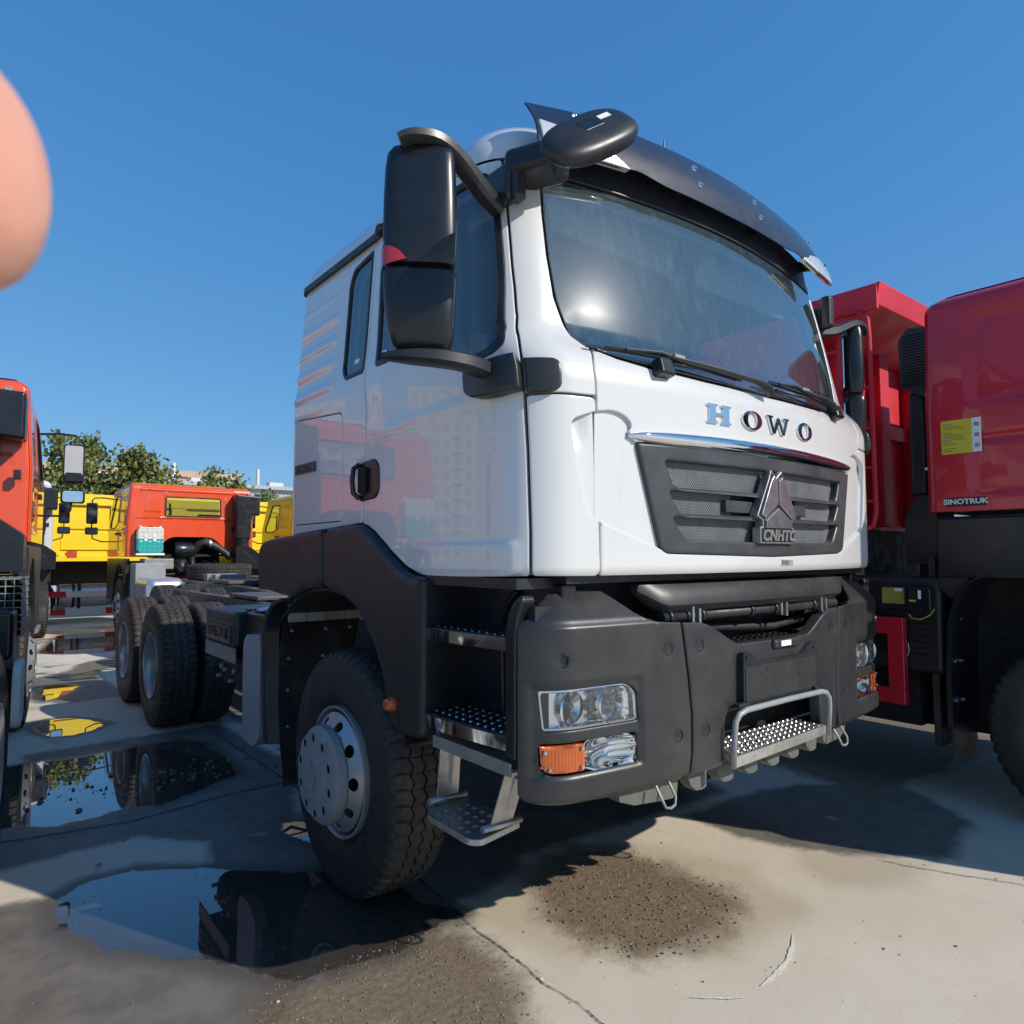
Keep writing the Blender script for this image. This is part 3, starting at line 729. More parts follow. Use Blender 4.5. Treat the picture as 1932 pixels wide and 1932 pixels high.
# roof
def roofS(s, a):
    q = np.sin(a); ins = .33 * (1 - np.cos(a)); x, y, z = cab0(s, 3.05 + 0 * s)
    return x * (1 - ins / 1.16), -.42 + (y + .42) * (1 - ins / 1.1), 3.052 + .262 * q
mb = MB(); ss = np.concatenate([np.linspace(-cabL - 1.14, cabL + 1.14, 260)[:-1]]); rings = []
for a in np.linspace(0, PI / 2, 11):
    x, y, z = roofS(ss, np.full(len(ss), a)); rings.append([tuple(v) for v in np.array([x, y, z]).T])
mb.loft(rings, cap=False); mb.add(rings[-1], [tuple(range(len(rings[-1])))], True)
mb.build('roof', WH, T_)
def gutter(s):
    L = np.linspace(1.50, cabL - .02, 40); pts = []
    for a in L:
        x, y, z = cab0(np.array([s * a]), np.array([3.04])); pts.append((x[0] + s * .008, y[0], 3.046))
    mb = MB(); mb.loft([[(p[0] - .012, p[1], p[2] - .016), (p[0] + .012, p[1], p[2] - .016), (p[0] + .012, p[1], p[2] + .014), (p[0] - .012, p[1], p[2] + .014)] for p in pts], smooth=False)
    mb.build('roof_gutter', M['black'], T_)
    MB().lathe([(-.03, 0), (-.03, .02), (.01, .03), (.06, .012), (.07, 0)], axis='Y', c=(s * 1.175, -.34, 3.055), n=12).build('gutter_end', M['dark'], T_)
both(gutter)
# inner shell and cabin
hol = [grow(ws_out, -.035)]
for s in (-1, 1): hol += [SGN(grow(dwin, -.03), s), SGN(grow(rwin, -.03), s)]
panel('cab_shell', [(-cabL - .9, 1.50), (cabL + .9, 1.50), (cabL + .9, 3.05), (-cabL - .9, 3.05)], cab0, M['interior'], T_, holes=hol, off=-.045, step=.08, rnd=0, thick=.012)
MB().bb(-.62, .62, .60, .63, 1.5, 3.2).build('rear_wall', M['interior_light'], T_)
MB().bb(-1.08, 1.08, -1.15, .6, 3.06, 3.08).build('headliner', M['interior_light'], T_)
MB().bb(-1.10, 1.10, -1.28, .55, 1.53, 1.56).build('cab_floor', M['interior'], T_)
mb = MB()
prof = [(-1.34, 2.17), (-1.24, 2.22), (-1.05, 2.22), (-.98, 2.16), (-.98, 1.95), (-1.10, 1.70), (-1.10, 1.56), (-1.36, 1.56)]
mb.prism(prof, lambda u, v, d: (d, u, v), -.98, .98)
dash = mb.build('dashboard', M['interior'], T_, bevel=.03, seg=3)
sw = MB(); c = Vector((.55, -.86, 2.20)); Rr = Matrix.Rotation(math.radians(-38), 3, 'X')
sw.tube([c + Rr @ Vector((.22 * math.cos(t), .22 * math.sin(t), 0)) for t in [2 * PI * i / 28 for i in range(28)]], .015, 8, closed=True)
sw.cyl(c, c + Rr @ Vector((0, 0, -.25)), .04, 10)
for t in (0, PI, -PI / 2): sw.cyl(c, c + Rr @ Vector((.21 * math.cos(t), .21 * math.sin(t), 0)), .014, 6)
sw.build('steering_wheel', M['black'], T_)
for x in (-.55, .55):
    mb = MB().box((x, -.28, 2.02), (.50, .50, .14)); mb.box((x, .03, 2.36), (.48, .14, .66), (-.15, 0, 0)); mb.box((x, .06, 2.76), (.26, .10, .18), (-.15, 0, 0)); mb.box((x, -.25, 1.75), (.3, .34, .4))
    mb.build('seat', M['seat'], T_, bevel=.045, seg=3)
for x in (-.52, .52):
    MB().box((x, -1.13, 2.94), (.86, .02, .16), (.45, 0, 0)).build('sun_shade', M['interior_light'], T_, bevel=.01)
MB().bb(-1.0, 1.0, -1.08, -.75, 2.93, 3.06).build('overhead_shelf', M['interior'], T_, bevel=.02)
MB().tube([(-1.06, -.95, 2.30), (-1.02, -1.02, 2.5), (-1.0, -1.05, 2.72), (-1.02, -1.0, 2.86)], .014, 8).build('grab_handle', M['black'], T_)
# ---------------------------------------------------------------- sun visor with marker lamps
def visS(x, v):
    # v 0 (lower edge) .. 1 (upper edge)
    zt = 3.285 - .03 * (x / 1.06) ** 2; zb = 3.06 - .022 * (x / 1.06) ** 2
    yb = -1.398 + .082 * x * x; yt = -1.325 + .085 * x * x
    return x, yb + (yt - yb) * v - .018 * np.sin(PI * v) + .03 * sm(.8, 1.06, np.abs(x)) * v, zb + (zt - zb) * v
vo = rp([(-1.065, 0), (-1.0, -.02), (-.70, .02), (-.60, .10), (-.45, 0), (0, -.02), (.45, 0), (.60, .10), (.70, .02), (1.0, -.02), (1.065, 0), (1.05, .55), (1.045, 1.0), (.92, 1.0), (.60, .99), (.45, 1.0), (.30, 1.02), (0, 1.03), (-.30, 1.02), (-.45, 1.0), (-.6, .99), (-.92, 1.0), (-1.045, 1.02), (-1.05, .55)], .04, 4)
vis = panel('sun_visor', vo, visS, M['visor'], T_, step=.035, thick=.006, rnd=.003)
LAMP = NT('marker_lamp_lens')
wv = LAMP.n('TexWave'); wv.inputs['Scale'].default_value = 55; wv.bands_direction = 'DIAGONAL'; LAMP.l(LAMP.co(), wv.inputs[0])
LAMP.set(Base_Color=(.78, .79, .76), Roughness=.18, Metallic=.35, Coat_Weight=1.); LAMP.bump(wv.outputs[0], .5, .004); LAMP = LAMP.m
for s in (-1, 1):
    P = SGN(rp([(-1.045, .04), (-1.04, .50), (-.88, .42), (-.74, .26), (-.645, .04), (-.85, .01)], [.01, .01, .05, .05, .01, .02]), s)
    q = panel('marker_lamp', P, visS, LAMP, vis, off=.010, thick=.03, rnd=.006, step=.03)
    mb = MB()
    for u, v in ((-1.0, .46), (-.69, .14)):
        x, y, z = visS(u * -s * -1 if s < 0 else -u, v); mb.cyl((x, y - .004, z), (x, y - .016, z), .006, 8)
    mb.build('lamp_screw', M['steel'], q)
VB = MB().lathe([(-.003, 0), (-.003, .013), (.002, .012), (.003, .006), (.011, .005), (.012, 0)], axis='Y', n=12)
for x, v in ((-.86, .85), (.86, .85), (-.23, .72), (-.23, .34), (.23, .72), (.23, .34)):
    p = visS(x, v); m_ = MB().lathe([(.004, 0), (.004, .014), (-.002, .013), (-.003, .006), (-.011, .005), (-.012, 0)], axis='Y', n=12)
    m_.build('visor_screw', M['chrome'], vis, loc=(float(p[0]), float(p[1]) - .003, float(p[2])))
MB().tube([(-.30, -1.25, 3.24), (-.305, -1.26, 3.36)], .004, 6).build('antenna', M['black'], T_)
for x in (-.9, -.3, .3, .9):
    MB().box((x, -1.28 + .06 * x * x, 3.13), (.03, .16, .05), (.2, 0, 0)).build('visor_bracket', M['black'], T_)
# ---------------------------------------------------------------- side mirrors
def ovalring(c, t, n_, w, d, z, k=2.6, n=24, sh=0.):
    r = []
    for i in range(n):
        a = 2 * PI * i / n; ca, sa = math.cos(a), math.sin(a)
        u = math.copysign(abs(ca) ** (2 / k), ca) * w; v = math.copysign(abs(sa) ** (2 / k), sa) * d
        r.append(Vector((c[0], c[1], z)) + t * u + n_ * v)
    return r
def housing(name, c, t, n_, prof, mt, par, k=3.6):
    mb = MB(); mb.loft([ovalring((c[0] + n_.x * o + t.x * q, c[1] + n_.y * o + t.y * q), t, n_, w, d, z, k) for z, w, d, o, q in prof], smooth=True)
    return mb.build(name, mt, par)
def mirrors(s):
    t = Vector((.82 * -s, -.57, 0)); t.normalize(); nb = Vector((-t.y * -s, t.x * -s, 0))   # t towards the cab, nb forward (back of housing)
    if s < 0: nb = Vector((-.57, -.82, 0))
    else: nb = Vector((.57, -.82, 0))
    cx, cy = s * 1.517, -1.243
    c = (cx - nb.x * .05, cy - nb.y * .05)
    sm_ = M['plastic2']
    up = [(2.502, .104, .034, 0, 0), (2.506, .112, .046, 0, 0), (2.53, .117, .052, 0, 0), (2.60, .121, .056, 0, 0), (2.72, .119, .056, 0, 0), (2.82, .115, .054, 0, 0), (2.872, .110, .050, 0, .002), (2.893, .100, .044, 0, .006), (2.903, .080, .030, 0, .010)]
    dn = [(2.215, .060, .018, -.02, .02), (2.222, .080, .030, -.015, .015), (2.245, .096, .042, -.008, .008), (2.30, .108, .052, 0, .003), (2.38, .116, .058, 0, 0), (2.45, .119, .060, 0, 0), (2.478, .118, .058, 0, 0), (2.486, .112, .050, 0, 0), (2.494, .10, .036, 0, 0)]
    h = housing('side_mirror', c, t, nb, up, sm_, T_)
    housing('lower_housing', c, t, nb, dn, sm_, h)
    housing('mirror_core', c, t, nb, [(2.47, .09, .03, -.01, 0), (2.53, .09, .03, -.01, 0)], M['black'], h)
    # reflecting panes on the rearward side
    for z0, z1 in ((2.53, 2.86), (2.27, 2.46)):
        mb = MB(); o = -.058
        P = rp([(-.098, z0), (.098, z0), (.098, z1), (-.098, z1)], .03)
        mb.prism(P, lambda u, v, d: (c[0] + t.x * u + nb.x * (o - d), c[1] + t.y * u + nb.y * (o - d), v), 0, .006)
        mb.build('mirror_glass', M['chrome'], h)
    # red side repeater on the outer edge
    mb = MB(); rings = []
    for i in range(13):
        f = i / 12; z = 2.49 + .062 * math.sin(PI * .5 * (1 - f) ** .8) if False else 0
        u = -.126 + .088 * f; zt = 2.494 + .062 * (1 - f ** 2.2) ** .6; zb = 2.488 + .022 * f
        k = (1 - (abs(u) / .124) ** 3.6) if abs(u) < .124 else 0
        v = .055 * max(0, k) ** (1 / 3.6) + .005
        zt = max(zt, zb + .001)
        rings.append([(c[0] + t.x * u + nb.x * v, c[1] + t.y * u + nb.y * v, z) for z in np.linspace(zb, zt, 5)])
    mb.loft(rings, cap=False, closed=False); mb.build('side_repeater', M['redlens'], h)
    # arms
    def arm(pts, wz, wr, nm):
        K = len(pts); ex = lambda L: [L] * K if not isinstance(L, list) else L
        A4 = [list(p) + [a, b] for p, a, b in zip(pts, (wz + [wz[-1]] * K)[:K] if isinstance(wz, list) else [wz] * K, (wr + [wr[-1]] * K)[:K])]
        fine = []
        for i in range(K - 1):
            p0, p1, p2, p3 = [np.array(A4[min(max(j, 0), K - 1)]) for j in (i - 1, i, i + 1, i + 2)]
            for t in np.linspace(0, 1, 5)[:-1]: fine.append(.5 * (2 * p1 + (p2 - p0) * t + (2 * p0 - 5 * p1 + 4 * p2 - p3) * t * t + (3 * p1 - p0 - 3 * p2 + p3) * t ** 3))
        fine.append(np.array(A4[-1])); pts = [f[:3] for f in fine]; wz = [float(f[3]) for f in fine]; wr = [float(f[4]) for f in fine]
        mb = MB(); P = [Vector(p) for p in pts]; rings = []
        for i, p in enumerate(P):
            d = (P[min(i + 1, len(P) - 1)] - P[max(i - 1, 0)]).normalized(); sd = d.cross(Vector((0, 0, 1))).normalized(); up_ = sd.cross(d)
            a, b = (wz[i] if isinstance(wz, list) else wz), (wr[i] if isinstance(wr, list) else wr)
            rings.append([p + sd * b * x + up_ * a * y for x, y in ((-1, -.6), (-.6, -1), (.6, -1), (1, -.6), (1, .6), (.6, 1), (-.6, 1), (-1, .6))])
        mb.loft(rings); mb.build(nm, M['plastic'] if s < 0 else M['plastic3'], h)
    q = lambda x, y, z: (s * x, y, z)
    arm([q(1.565, -1.205, 2.892), q(1.53, -1.23, 2.912), q(1.46, -1.25, 2.920), q(1.37, -1.24, 2.900), q(1.25, -1.21, 2.845), q(1.15, -1.17, 2.835)], [.014, .018, .020, .024, .03, .036], [.05, .045, .038, .034, .032, .03], 'upper_arm')
    arm([q(1.60, -1.16, 2.20), q(1.54, -1.21, 2.198), q(1.46, -1.26, 2.196), q(1.37, -1.285, 2.192), q(1.27, -1.27, 2.186)], [.010, .018, .024, .026, .028], [.02, .045, .045, .038, .034], 'lower_arm')
    mb = MB().box((s * 1.135, -1.19, 2.90), (.07, .13, .13)).box((s * 1.12, -1.245, 2.92), (.06, .06, .18))
    mb.build('pivot_mount', M['plastic'] if s < 0 else M['plastic3'], h, bevel=.018, seg=3)
    # brackets either side of the door gap
    a = SGN(rp([(-1.445, 2.20), (-1.40, 2.222), (-1.222, 2.222), (-1.214, 2.112), (-1.30, 2.100), (-1.40, 2.108), (-1.44, 2.13)], [.02, .03, .006, .006, .02, .02, .02]), s)
    panel('mirror_bracket', a, cab0, M['plastic'], T_, off=.065, thick=.07, rnd=.014, step=.02, ostep=.012)
    a = SGN(rp([(-1.209, 2.218), (-1.11, 2.214), (-1.092, 2.20), (-1.092, 2.125), (-1.11, 2.108), (-1.205, 2.104)], [.006, .014, .012, .012, .014, .006]), s)
    b = panel('bracket_cover', a, cab0, M['plastic'], T_, off=.028, thick=.03, rnd=.012, step=.02, ostep=.012)
    return h
both(mirrors)
# kerb mirror hanging ahead of the windshield corner (one side only)
kc = Vector((-1.20, -1.70, 2.815)); ax = (Vector((-1.02, -1.72, 2.93)) - Vector((-1.37, -1.68, 2.69))).normalized()
nk = Vector((-.35, -.75, .52)); nk = (nk - ax * nk.dot(ax)).normalized(); bt = nk.cross(ax).normalized()
mb = MB(); rings = []
for o, f in ((-.024, .6), (-.023, .94), (-.016, .99), (-.004, 1.0), (.008, .985), (.016, .95), (.024, .87), (.030, .72), (.034, .45), (.035, .15)):
    r = []
    for i in range(36):
        a = 2 * PI * i / 36; ca, sa = math.cos(a), math.sin(a); k = 2.7
        u = math.copysign(abs(ca) ** (2 / k), ca) * .186; v = math.copysign(abs(sa) ** (2 / k), sa) * .088
        r.append(kc + ax * u * f + bt * v * f + nk * o)
    rings.append(r)
mb.loft(rings, cap=True)
km = mb.build('kerb_mirror', M['plastic3'], T_)
mb = MB(); mb.loft([[kc + ax * .165 * math.cos(a) + bt * .070 * math.sin(a) - nk * (.026 + o) for a in [2 * PI * i / 28 for i in range(28)]] for o in (0, .003)]); mb.build('mirror_glass', M['chrome'], km)
mb = MB(); rings = []
for p, a_, b_ in (((-1.02, -1.36, 2.955), .045, .05), ((-1.08, -1.45, 2.945), .038, .045), ((-1.14, -1.54, 2.915), .030, .034), ((-1.19, -1.62, 2.87), .026, .030), ((-1.215, -1.67, 2.84), .022, .028)):
    p = Vector(p); rings.append([p + Vector((0, 0, 1)) * a_ * math.sin(t) + Vector((.78, -.62, 0)) * b_ * math.cos(t) for t in [2 * PI * i / 14 for i in range(14)]])
mb.loft(rings); mb.build('mirror_arm', M['plastic3'], km)
mb = MB().box((-1.055, -1.285, 2.965), (.17, .20, .10), (0, 0, .45)); mb.build('arm_mount', M['plastic3'], km, bevel=.03, seg=3)
MB().box(kc + nk * .034 + ax * .070 + bt * .02, (.05, .018, .003), Matrix((ax, bt, nk)).transposed()).build('barcode_label', M['label'], km)
MB().box(kc + nk * .033 + ax * .0 + bt * .012, (.085, .045, .006), Matrix((ax, bt, nk)).transposed()).build('service_cover', M['plastic2'], km, bevel=.003)
# ---------------------------------------------------------------- wipers and nozzles
def cabpt(x, z, o=0):
    p = cab0(np.array([x]), np.array([z])); return Vector((float(p[0][0]), float(p[1][0]) - o, float(p[2][0])))
def wiper(x0, x1, xp, zp):
    mb = MB(); P = [cabpt(x0 + (x1 - x0) * i / 10, 2.292 + .012 * math.sin(PI * i / 10) - .020 * i / 10 * (1), .020) for i in range(11)]
    mb.tube(P, .006, 6); mb.tube([p + Vector((0, -.012, .006)) for p in P[1:-1]], .004, 5)
    w_ = mb.build('wiper', M['black'], T_)
    mb = MB(); mid = P[5] + Vector((0, -.03, 0)); piv = cabpt(xp, zp, .035)
    mb.tube([P[2] + Vector((0, -.02, .002)), P[4] + Vector((0, -.028, .01)), mid, P[7] + Vector((0, -.04, -.004)), piv + Vector((-.10, -.008, .032)), piv + Vector((-.03, -.01, .015)), piv], [.006, .008, .010, .011, .013, .016, .018], 8)
    mb.build('wiper_arm', M['black'], w_)
    MB().box(P[5] + Vector((0, -.034, .006)), (.06, .02, .014)).build('blade_clip', M['steel_dull'], w_, bevel=.003)
wiper(-.96, -.18, -.02, 2.235); wiper(-.04, .62, .60, 2.255); 
mb = MB(); mb.tube([cabpt(-.62, 2.272, .03), cabpt(-.45, 2.276, .035), cabpt(-.24, 2.262, .035)], .007, 6); mb.tube([cabpt(.05, 2.262, .03), cabpt(.30, 2.268, .035), cabpt(.5, 2.25, .03)], .007, 6)
mb.build('wiper_blade', M['black'], T_)
for x, z, w_ in ((-.645, 2.248, .085), (.63, 2.245, .075)):
    p = cabpt(x, z, .022); MB().box(p, (w_, .055, .068), (-.25, 0, 0), taper=.85).build('washer_nozzle', M['plastic2'], T_, bevel=.012, seg=3)
panel('scuttle', [(-.94, 2.232), (-.6, 2.222), (.6, 2.222), (.94, 2.232), (.94, 2.276), (.708, 2.262), (0, 2.248), (-.708, 2.262), (-.94, 2.276)], cab0, M['black'], T_, off=-.012, step=.06, rnd=.001)
# ---------------------------------------------------------------- bumper
def bum0(s, z):
    x, y = bumP(s); return x, y, z + 0 * x
def bumD(s, z):
    a = np.abs(s)
    d = -.95 * np.clip(z - 1.348, 0, 1) - .012 * sm(1.325, 1.348, z) * (1 - sm(.50, .60, .9 - a) * 0)
    d = d * sm(.42, .62, a) + (-.35 * np.clip(z - 1.30, 0, 1)) * (1 - sm(.42, .62, a))
    d = d - .05 * (1 - sm(.745, .80, z)) ** 1.5
    # the lamp pod stands in a shallow scoop
    u = np.clip((a - .765) / .03, 0, 1); zz = sm(.845, .872, z) * (1 - sm(1.135, 1.16, z))
    d = d - .012 * sm(.765, .80, a) * (1 - sm(1.20, 1.235, a)) * zz
    for bx, bz in BOLTS: d = d - .007 * np.exp(-(((a - bx) ** 2 + (z - bz) ** 2) / .00075))
    return d
BOLTS = [(.652, 1.234), (.488, 1.236), (.608, .925), (.462, .925), (1.108, 1.228)]
BUM = with_disp(bum0, bumD); BP = M['plastic']
hl = rp([(-1.194, 1.132), (-.84, 1.132), (-.80, 1.105), (-.792, 1.002), (-1.178, 1.002)], [.012, .03, .03, .012, .012])
fg = rp([(-1.188, .962), (-.80, .962), (-.796, .866), (-1.155, .866), (-1.185, .885)], [.012, .012, .012, .03, .02])
bl = [(-1.262, .80), (-1.262, 1.345), (-1.235, 1.362), (-1.196, 1.408), (-1.136, 1.445), (-1.052, 1.462), (-.888, 1.455), (-.84, 1.42), (-.772, 1.36), (-.708, 1.338), (-.586, 1.326), (-.554, 1.12), (-.540, .988), (-.542, .856), (-.562, .746), (-.816, .742), (-1.036, .755), (-1.184, .765), (-1.235, .78)]
bl_r = [.04, .015, .02, .04, .05, .05, .03, .03, .03, .02, .004, 0, 0, 0, .004, 0, 0, .04, .03]
BC = MB().lathe([(.0, .026), (-.004, .024), (-.004, .019), (.004, .017), (.004, .013), (-.001, .012), (-.001, 0)], axis='Y', n=20).mesh('bolt_cap', M['black'])
def bumper_side(s):
    q = panel('bumper_corner', SGN(rp(bl, bl_r, 4), s), BUM, BP, T_, holes=[SGN(hl, s), SGN(fg, s)], thick=.045, rnd=.010, step=.012, ostep=.015)
    for bx, bz in (BOLTS[0], BOLTS[2]) + ((BOLTS[4],)):
        p = BUM(np.array([s * bx]), np.array([bz])); link('bolt_cap', BC, q, (float(p[0][0]), float(p[1][0]) - .001, bz), (0, 0, s * (.12 if bx < 1 else .62)))
    # headlamp: housing, two reflectors, clear lens
    hb = panel('headlamp', SGN(grow(hl, -.002), s), bum0, M['steel_dull'], T_, off=-.105, thick=.02, rnd=.001, step=.04)
    panel('lamp_bezel', SGN(grow(hl, .0), s), bum0, M['chrome'], hb, off=-.020, thick=.09, rnd=.004, step=0, holes=[SGN(grow(hl, -.010), s)])
    for cx, r, rot in ((-1.045, .056, .34), (-.895, .056, .16)):
        p = bum0(np.array([s * cx]), np.array([1.067])); c = Vector((float(p[0][0]), float(p[1][0]), 1.067)); 
        prof = [(.078, .010), (.072, .022), (.055, .038), (.030, .050), (.0, .060), (-.004, .064), (.004, .066)]
        o = MB().lathe([(h, rr) for h, rr in prof], axis='Y', n=28).build('reflector', M['lampsilver'], hb, loc=tuple(c + Vector((0, .045 if cx < -1 else .028, 0))), rot=(0, 0, s * rot))
        MB().lathe([(c.y + .075, .010), (c.y + .038, .012), (c.y + .030, .006), (c.y + .028, 0)], axis='Y', c=(c.x + (.012 * s), .02, c.z), n=12).build('bulb', M['steel'], hb)
        mb = MB()
        for k in range(9):
            a = -.8 + 1.6 * k / 8; mb.box((c.x + .052 * math.sin(a), c.y + .040 + .01 * math.cos(a), c.z), (.003, .004, .08))
    panel('reflector_fill', SGN([(-1.188, 1.126), (-.84, 1.126), (-.805, 1.10), (-.80, 1.008), (-1.176, 1.008)], s), with_disp(bum0, lambda a, z: .006 * np.sin(a * 260) * sm(.80, .86, np.abs(a)) * (1 - sm(.94, .98, np.abs(a)))), M['lampsilver'], hb, off=-.050, thick=.01, rnd=.001, step=.008,
          holes=[SGN([(cx + .060 * math.cos(t), 1.067 + .057 * math.sin(t)) for t in [2 * PI * i / 24 for i in range(24)]], s) for cx in (-1.055, -.895)])
    panel('lamp_lens', SGN(grow(hl, -.004), s), bum0, M['clear'], hb, off=-.012, thick=.006, rnd=.004, step=.05)
    # lower unit: amber indicator and fog lamp
    am = rp([(-1.185, .957), (-1.018, .957), (-1.018, .870), (-1.155, .870), (-1.182, .888)], [.006, .004, .004, .028, .02])
    rib = with_disp(bum0, lambda a, z: .0015 * np.sin(a * 520))
    fl = panel('indicator_lamp', SGN(am, s), rib, M['amber'], T_, off=-.010, thick=.05, rnd=.006, step=.006)
    mb = MB()
    for u, v in ((-1.165, .94), (-1.035, .945), (-1.035, .885), (-1.150, .885)):
        p = bum0(np.array([s * u]), np.array([v])); mb.cyl((float(p[0][0]), float(p[1][0]) + .008, v), (float(p[0][0]), float(p[1][0]) + .0, v), .006, 8)
    mb.build('lamp_screw', M['steel'], fl)
    fo = rp([(-1.012, .957), (-.806, .957), (-.802, .872), (-1.012, .872)], .006)
    fb = panel('fog_lamp', SGN(fo, s), with_disp(bum0, lambda a, z: -.03 * np.cos((np.abs(a) - .907) / .105 * PI / 2) * np.cos((z - .915) / .043 * PI / 2) + .003 * np.sin(z * 300) * (np.abs(a) < .90)), M['chrome'], T_, off=-.022, thick=.03, rnd=.003, step=.008)
    panel('lamp_lens', SGN(grow(fo, -.002), s), bum0, M['clear'], fb, off=-.010, thick=.006, rnd=.003, step=.05)
    panel('lamp_tray', SGN(grow(fg, -.001), s), bum0, M['black'], fb, off=-.07, thick=.01, rnd=0, step=.05)
    return q
both(bumper_side)
cen = [(-.576, 1.322), (-.46, 1.320), (-.40, 1.292), (-.30, 1.238), (-.262, 1.222), (.262, 1.222), (.30, 1.238), (.40, 1.292), (.46, 1.320), (.576, 1.322), (.545, 1.12), (.531, .988), (.530, .856), (.50, .765), (.362, .772), (.348, .972), (-.348, .972), (-.362, .772), (-.552, .750), (-.533, .856), (-.531, .988), (-.545, 1.12)]
cq = panel('bumper_centre', rp(cen, [.006, .04, .05, .03, .02, .02, .03, .05, .04, .006, 0, 0, 0, .004, .02, .03, .03, .02, .004, 0, 0, 0], 4), BUM, BP, T_, thick=.05, rnd=.010, step=.016, ostep=.015)
for s in (-1, 1):
    for bx, bz in (BOLTS[1], BOLTS[3]):
        p = BUM(np.array([s * bx]), np.array([bz])); link('bolt_cap', BC, cq, (float(p[0][0]), float(p[1][0]) - .001, bz), (0, 0, s * .09))
# plate holder
pz = rp([(-.272, 1.192), (-.232, 1.192), (-.165, 1.148), (.165, 1.148), (.232, 1.192), (.278, 1.192), (.280, .992), (-.274, .992)], [.012, .01, .012, .012, .01, .012, .01, .01])
PL = lambda u, v, d: (u, -1.551 - d, v)
ph = MB().prism(pz, PL, -.02, .022).build('plate_holder', M['black'], T_, bevel=.004)
MB().prism(grow(rp([(-.262, 1.135), (.268, 1.135), (.268, 1.004), (-.262, 1.004)], .01), 0), PL, .02, .0245).build('plate_field', BP, ph, bevel=.003)
mb = MB()
for x, z in ((-.11, 1.115), (.12, 1.118), (-.10, 1.012), (.13, 1.02)): mb.cyl((x, -1.5765, z), (x, -1.572, z), .006, 8)
for x in (-.13, .13): mb.box((x, -1.575, 1.075), (.022, .004, .008))
for x in (-.25, .255): mb.cyl((x, -1.577, 1.172), (x, -1.570, 1.172), .008, 8)
mb.build('fixing_hole', M['void'], ph)
# tread shelf above the plate
mb = MB().bb(-.27, .27, -1.535, -1.36, 1.196, 1.214)
sh = mb.build('step_shelf', M['black'], T_, bevel=.006)
mb = MB()
for i in range(11):
    for j in range(3): mb.box((-.225 + .045 * i, -1.50 + .05 * j, 1.218), (.022, .03, .010))
mb.build('shelf_cleats', M['black'], sh)['kind'] = 'stuff'
MB().box((.06, -1.545, 1.203), (.20, .05, .04)).build('shelf_handle', BP, sh, bevel=.014, seg=3)
MB().box((.035, -1.573, 1.205), (.075, .003, .022)).build('barcode_label', M['label'], sh)
# step in the lower opening: bar and chequered tread
mb = MB(); P = [(-.355, -1.575, .775), (-.355, -1.583, .90), (-.350, -1.585, .945), (-.325, -1.586, .970), (-.28, -1.587, .980), (0, -1.592, .984), (.28, -1.587, .980), (.325, -1.586, .970), (.350, -1.585, .945), (.355, -1.583, .90), (.355, -1.575, .785)]
mb.tube(P, .0115, 10); mb.build('step_hoop', M['hub'], T_)
for x in (-.29, .27): MB().box((x, -1.572, .998), (.07, .03, .016)).build('hoop_clamp', M['black'], T_, bevel=.004)
mb = MB().hexa([(-.34, -1.575, .770), (.34, -1.575, .785), (.31, -1.44, .83), (-.31, -1.44, .83), (-.34, -1.575, .812), (.34, -1.575, .826), (.31, -1.44, .838), (-.31, -1.44, .838)])
st = mb.build('bumper_step', M['tread_steel'], T_, bevel=.005)
mb = MB()
for i in range(16):
    for j in range(5):
        x = -.30 + .04 * i + (.02 if j % 2 else 0); mb.lathe([(.0, .009), (.005, .006), (.006, .002)], axis='Z', c=(x * (1 - j * .02), -1.556 + .027 * j, .822 + .0042 * j), n=8)
mb.build('tread_stud', M['tread_steel'], st)['kind'] = 'stuff'
# underrun beam with rounded cut-outs
lobes = np.arange(-.52, .62, .165)
P = [(-.84, .78), (-.83, .72), (-.76, .695), (-.62, .685)]
for i, x in enumerate(lobes):
    P += [(x - .055, .683), (x - .030, .690), (x - .022, .745), (x + .030, .748), (x + .045, .710), (x + .075, .686)]
P += [(.70, .69), (.76, .72), (.76, .78)]
bmm = MB().prism(P, lambda u, v, d: (u, -1.485 + .06 * u * u + d, v), 0, .05).build('underrun_beam', M['beam'], T_, bevel=.008)
MB().bb(-.80, .72, -1.40, -1.30, .70, .78).build('beam_tube', M['frame'], bmm, bevel=.02)
for x in (-.66, .60):
    mb = MB().tube([(x - .035, -1.49, .76), (x - .035, -1.52, .715), (x - .025, -1.525, .692), (x, -1.527, .686), (x + .025, -1.525, .692), (x + .035, -1.52, .715), (x + .035, -1.49, .76)], .005, 8)
    mb.build('pull_loop', M['steel_dull'], T_)
# ---------------------------------------------------------------- opening between cab and bumper
MB().bb(-.95, .95, -1.34, -.95, .80, 1.47).build('radiator_cavity', M['void'], T_)
MB().bb(-1.05, 1.05, -1.42, .55, 1.47, 1.495).build('cab_underside', M['black'], T_)
fl_ = [(-.742, 1.462), (-.62, 1.452), (-.5, 1.456), (.5, 1.456), (.742, 1.458), (.735, 1.40), (.665, 1.362), (-.655, 1.362), (-.70, 1.39)]
mb = MB()
def FL(u, v, d): return (u, -1.49 + .06 * u * u - d - (.035 if v < 1.43 else 0), v)
rings = []
for x in np.linspace(-.745, .745, 41):
    e = min(1, (.745 - abs(x)) / .10 + .02); h = .098 * min(1, .25 + e * .75); y = -1.485 + .06 * x * x
    rings.append([(x, y + .02, 1.458), (x, y - .015, 1.460), (x, y - .035 * e - .01, 1.458 - h * .35), (x, y - .042 * e - .008, 1.458 - h * .75), (x, y - .025 * e, 1.458 - h), (x, y + .02, 1.458 - h)])
mb.loft(rings, smooth=True); mb.build('trim_flap', M['plastic'], T_)
mb = MB().cyl((-.64, -1.478, 1.338), (.63, -1.478, 1.338), .021, 14)
tb = mb.build('lift_tube', M['hose'], T_)
mb = MB()
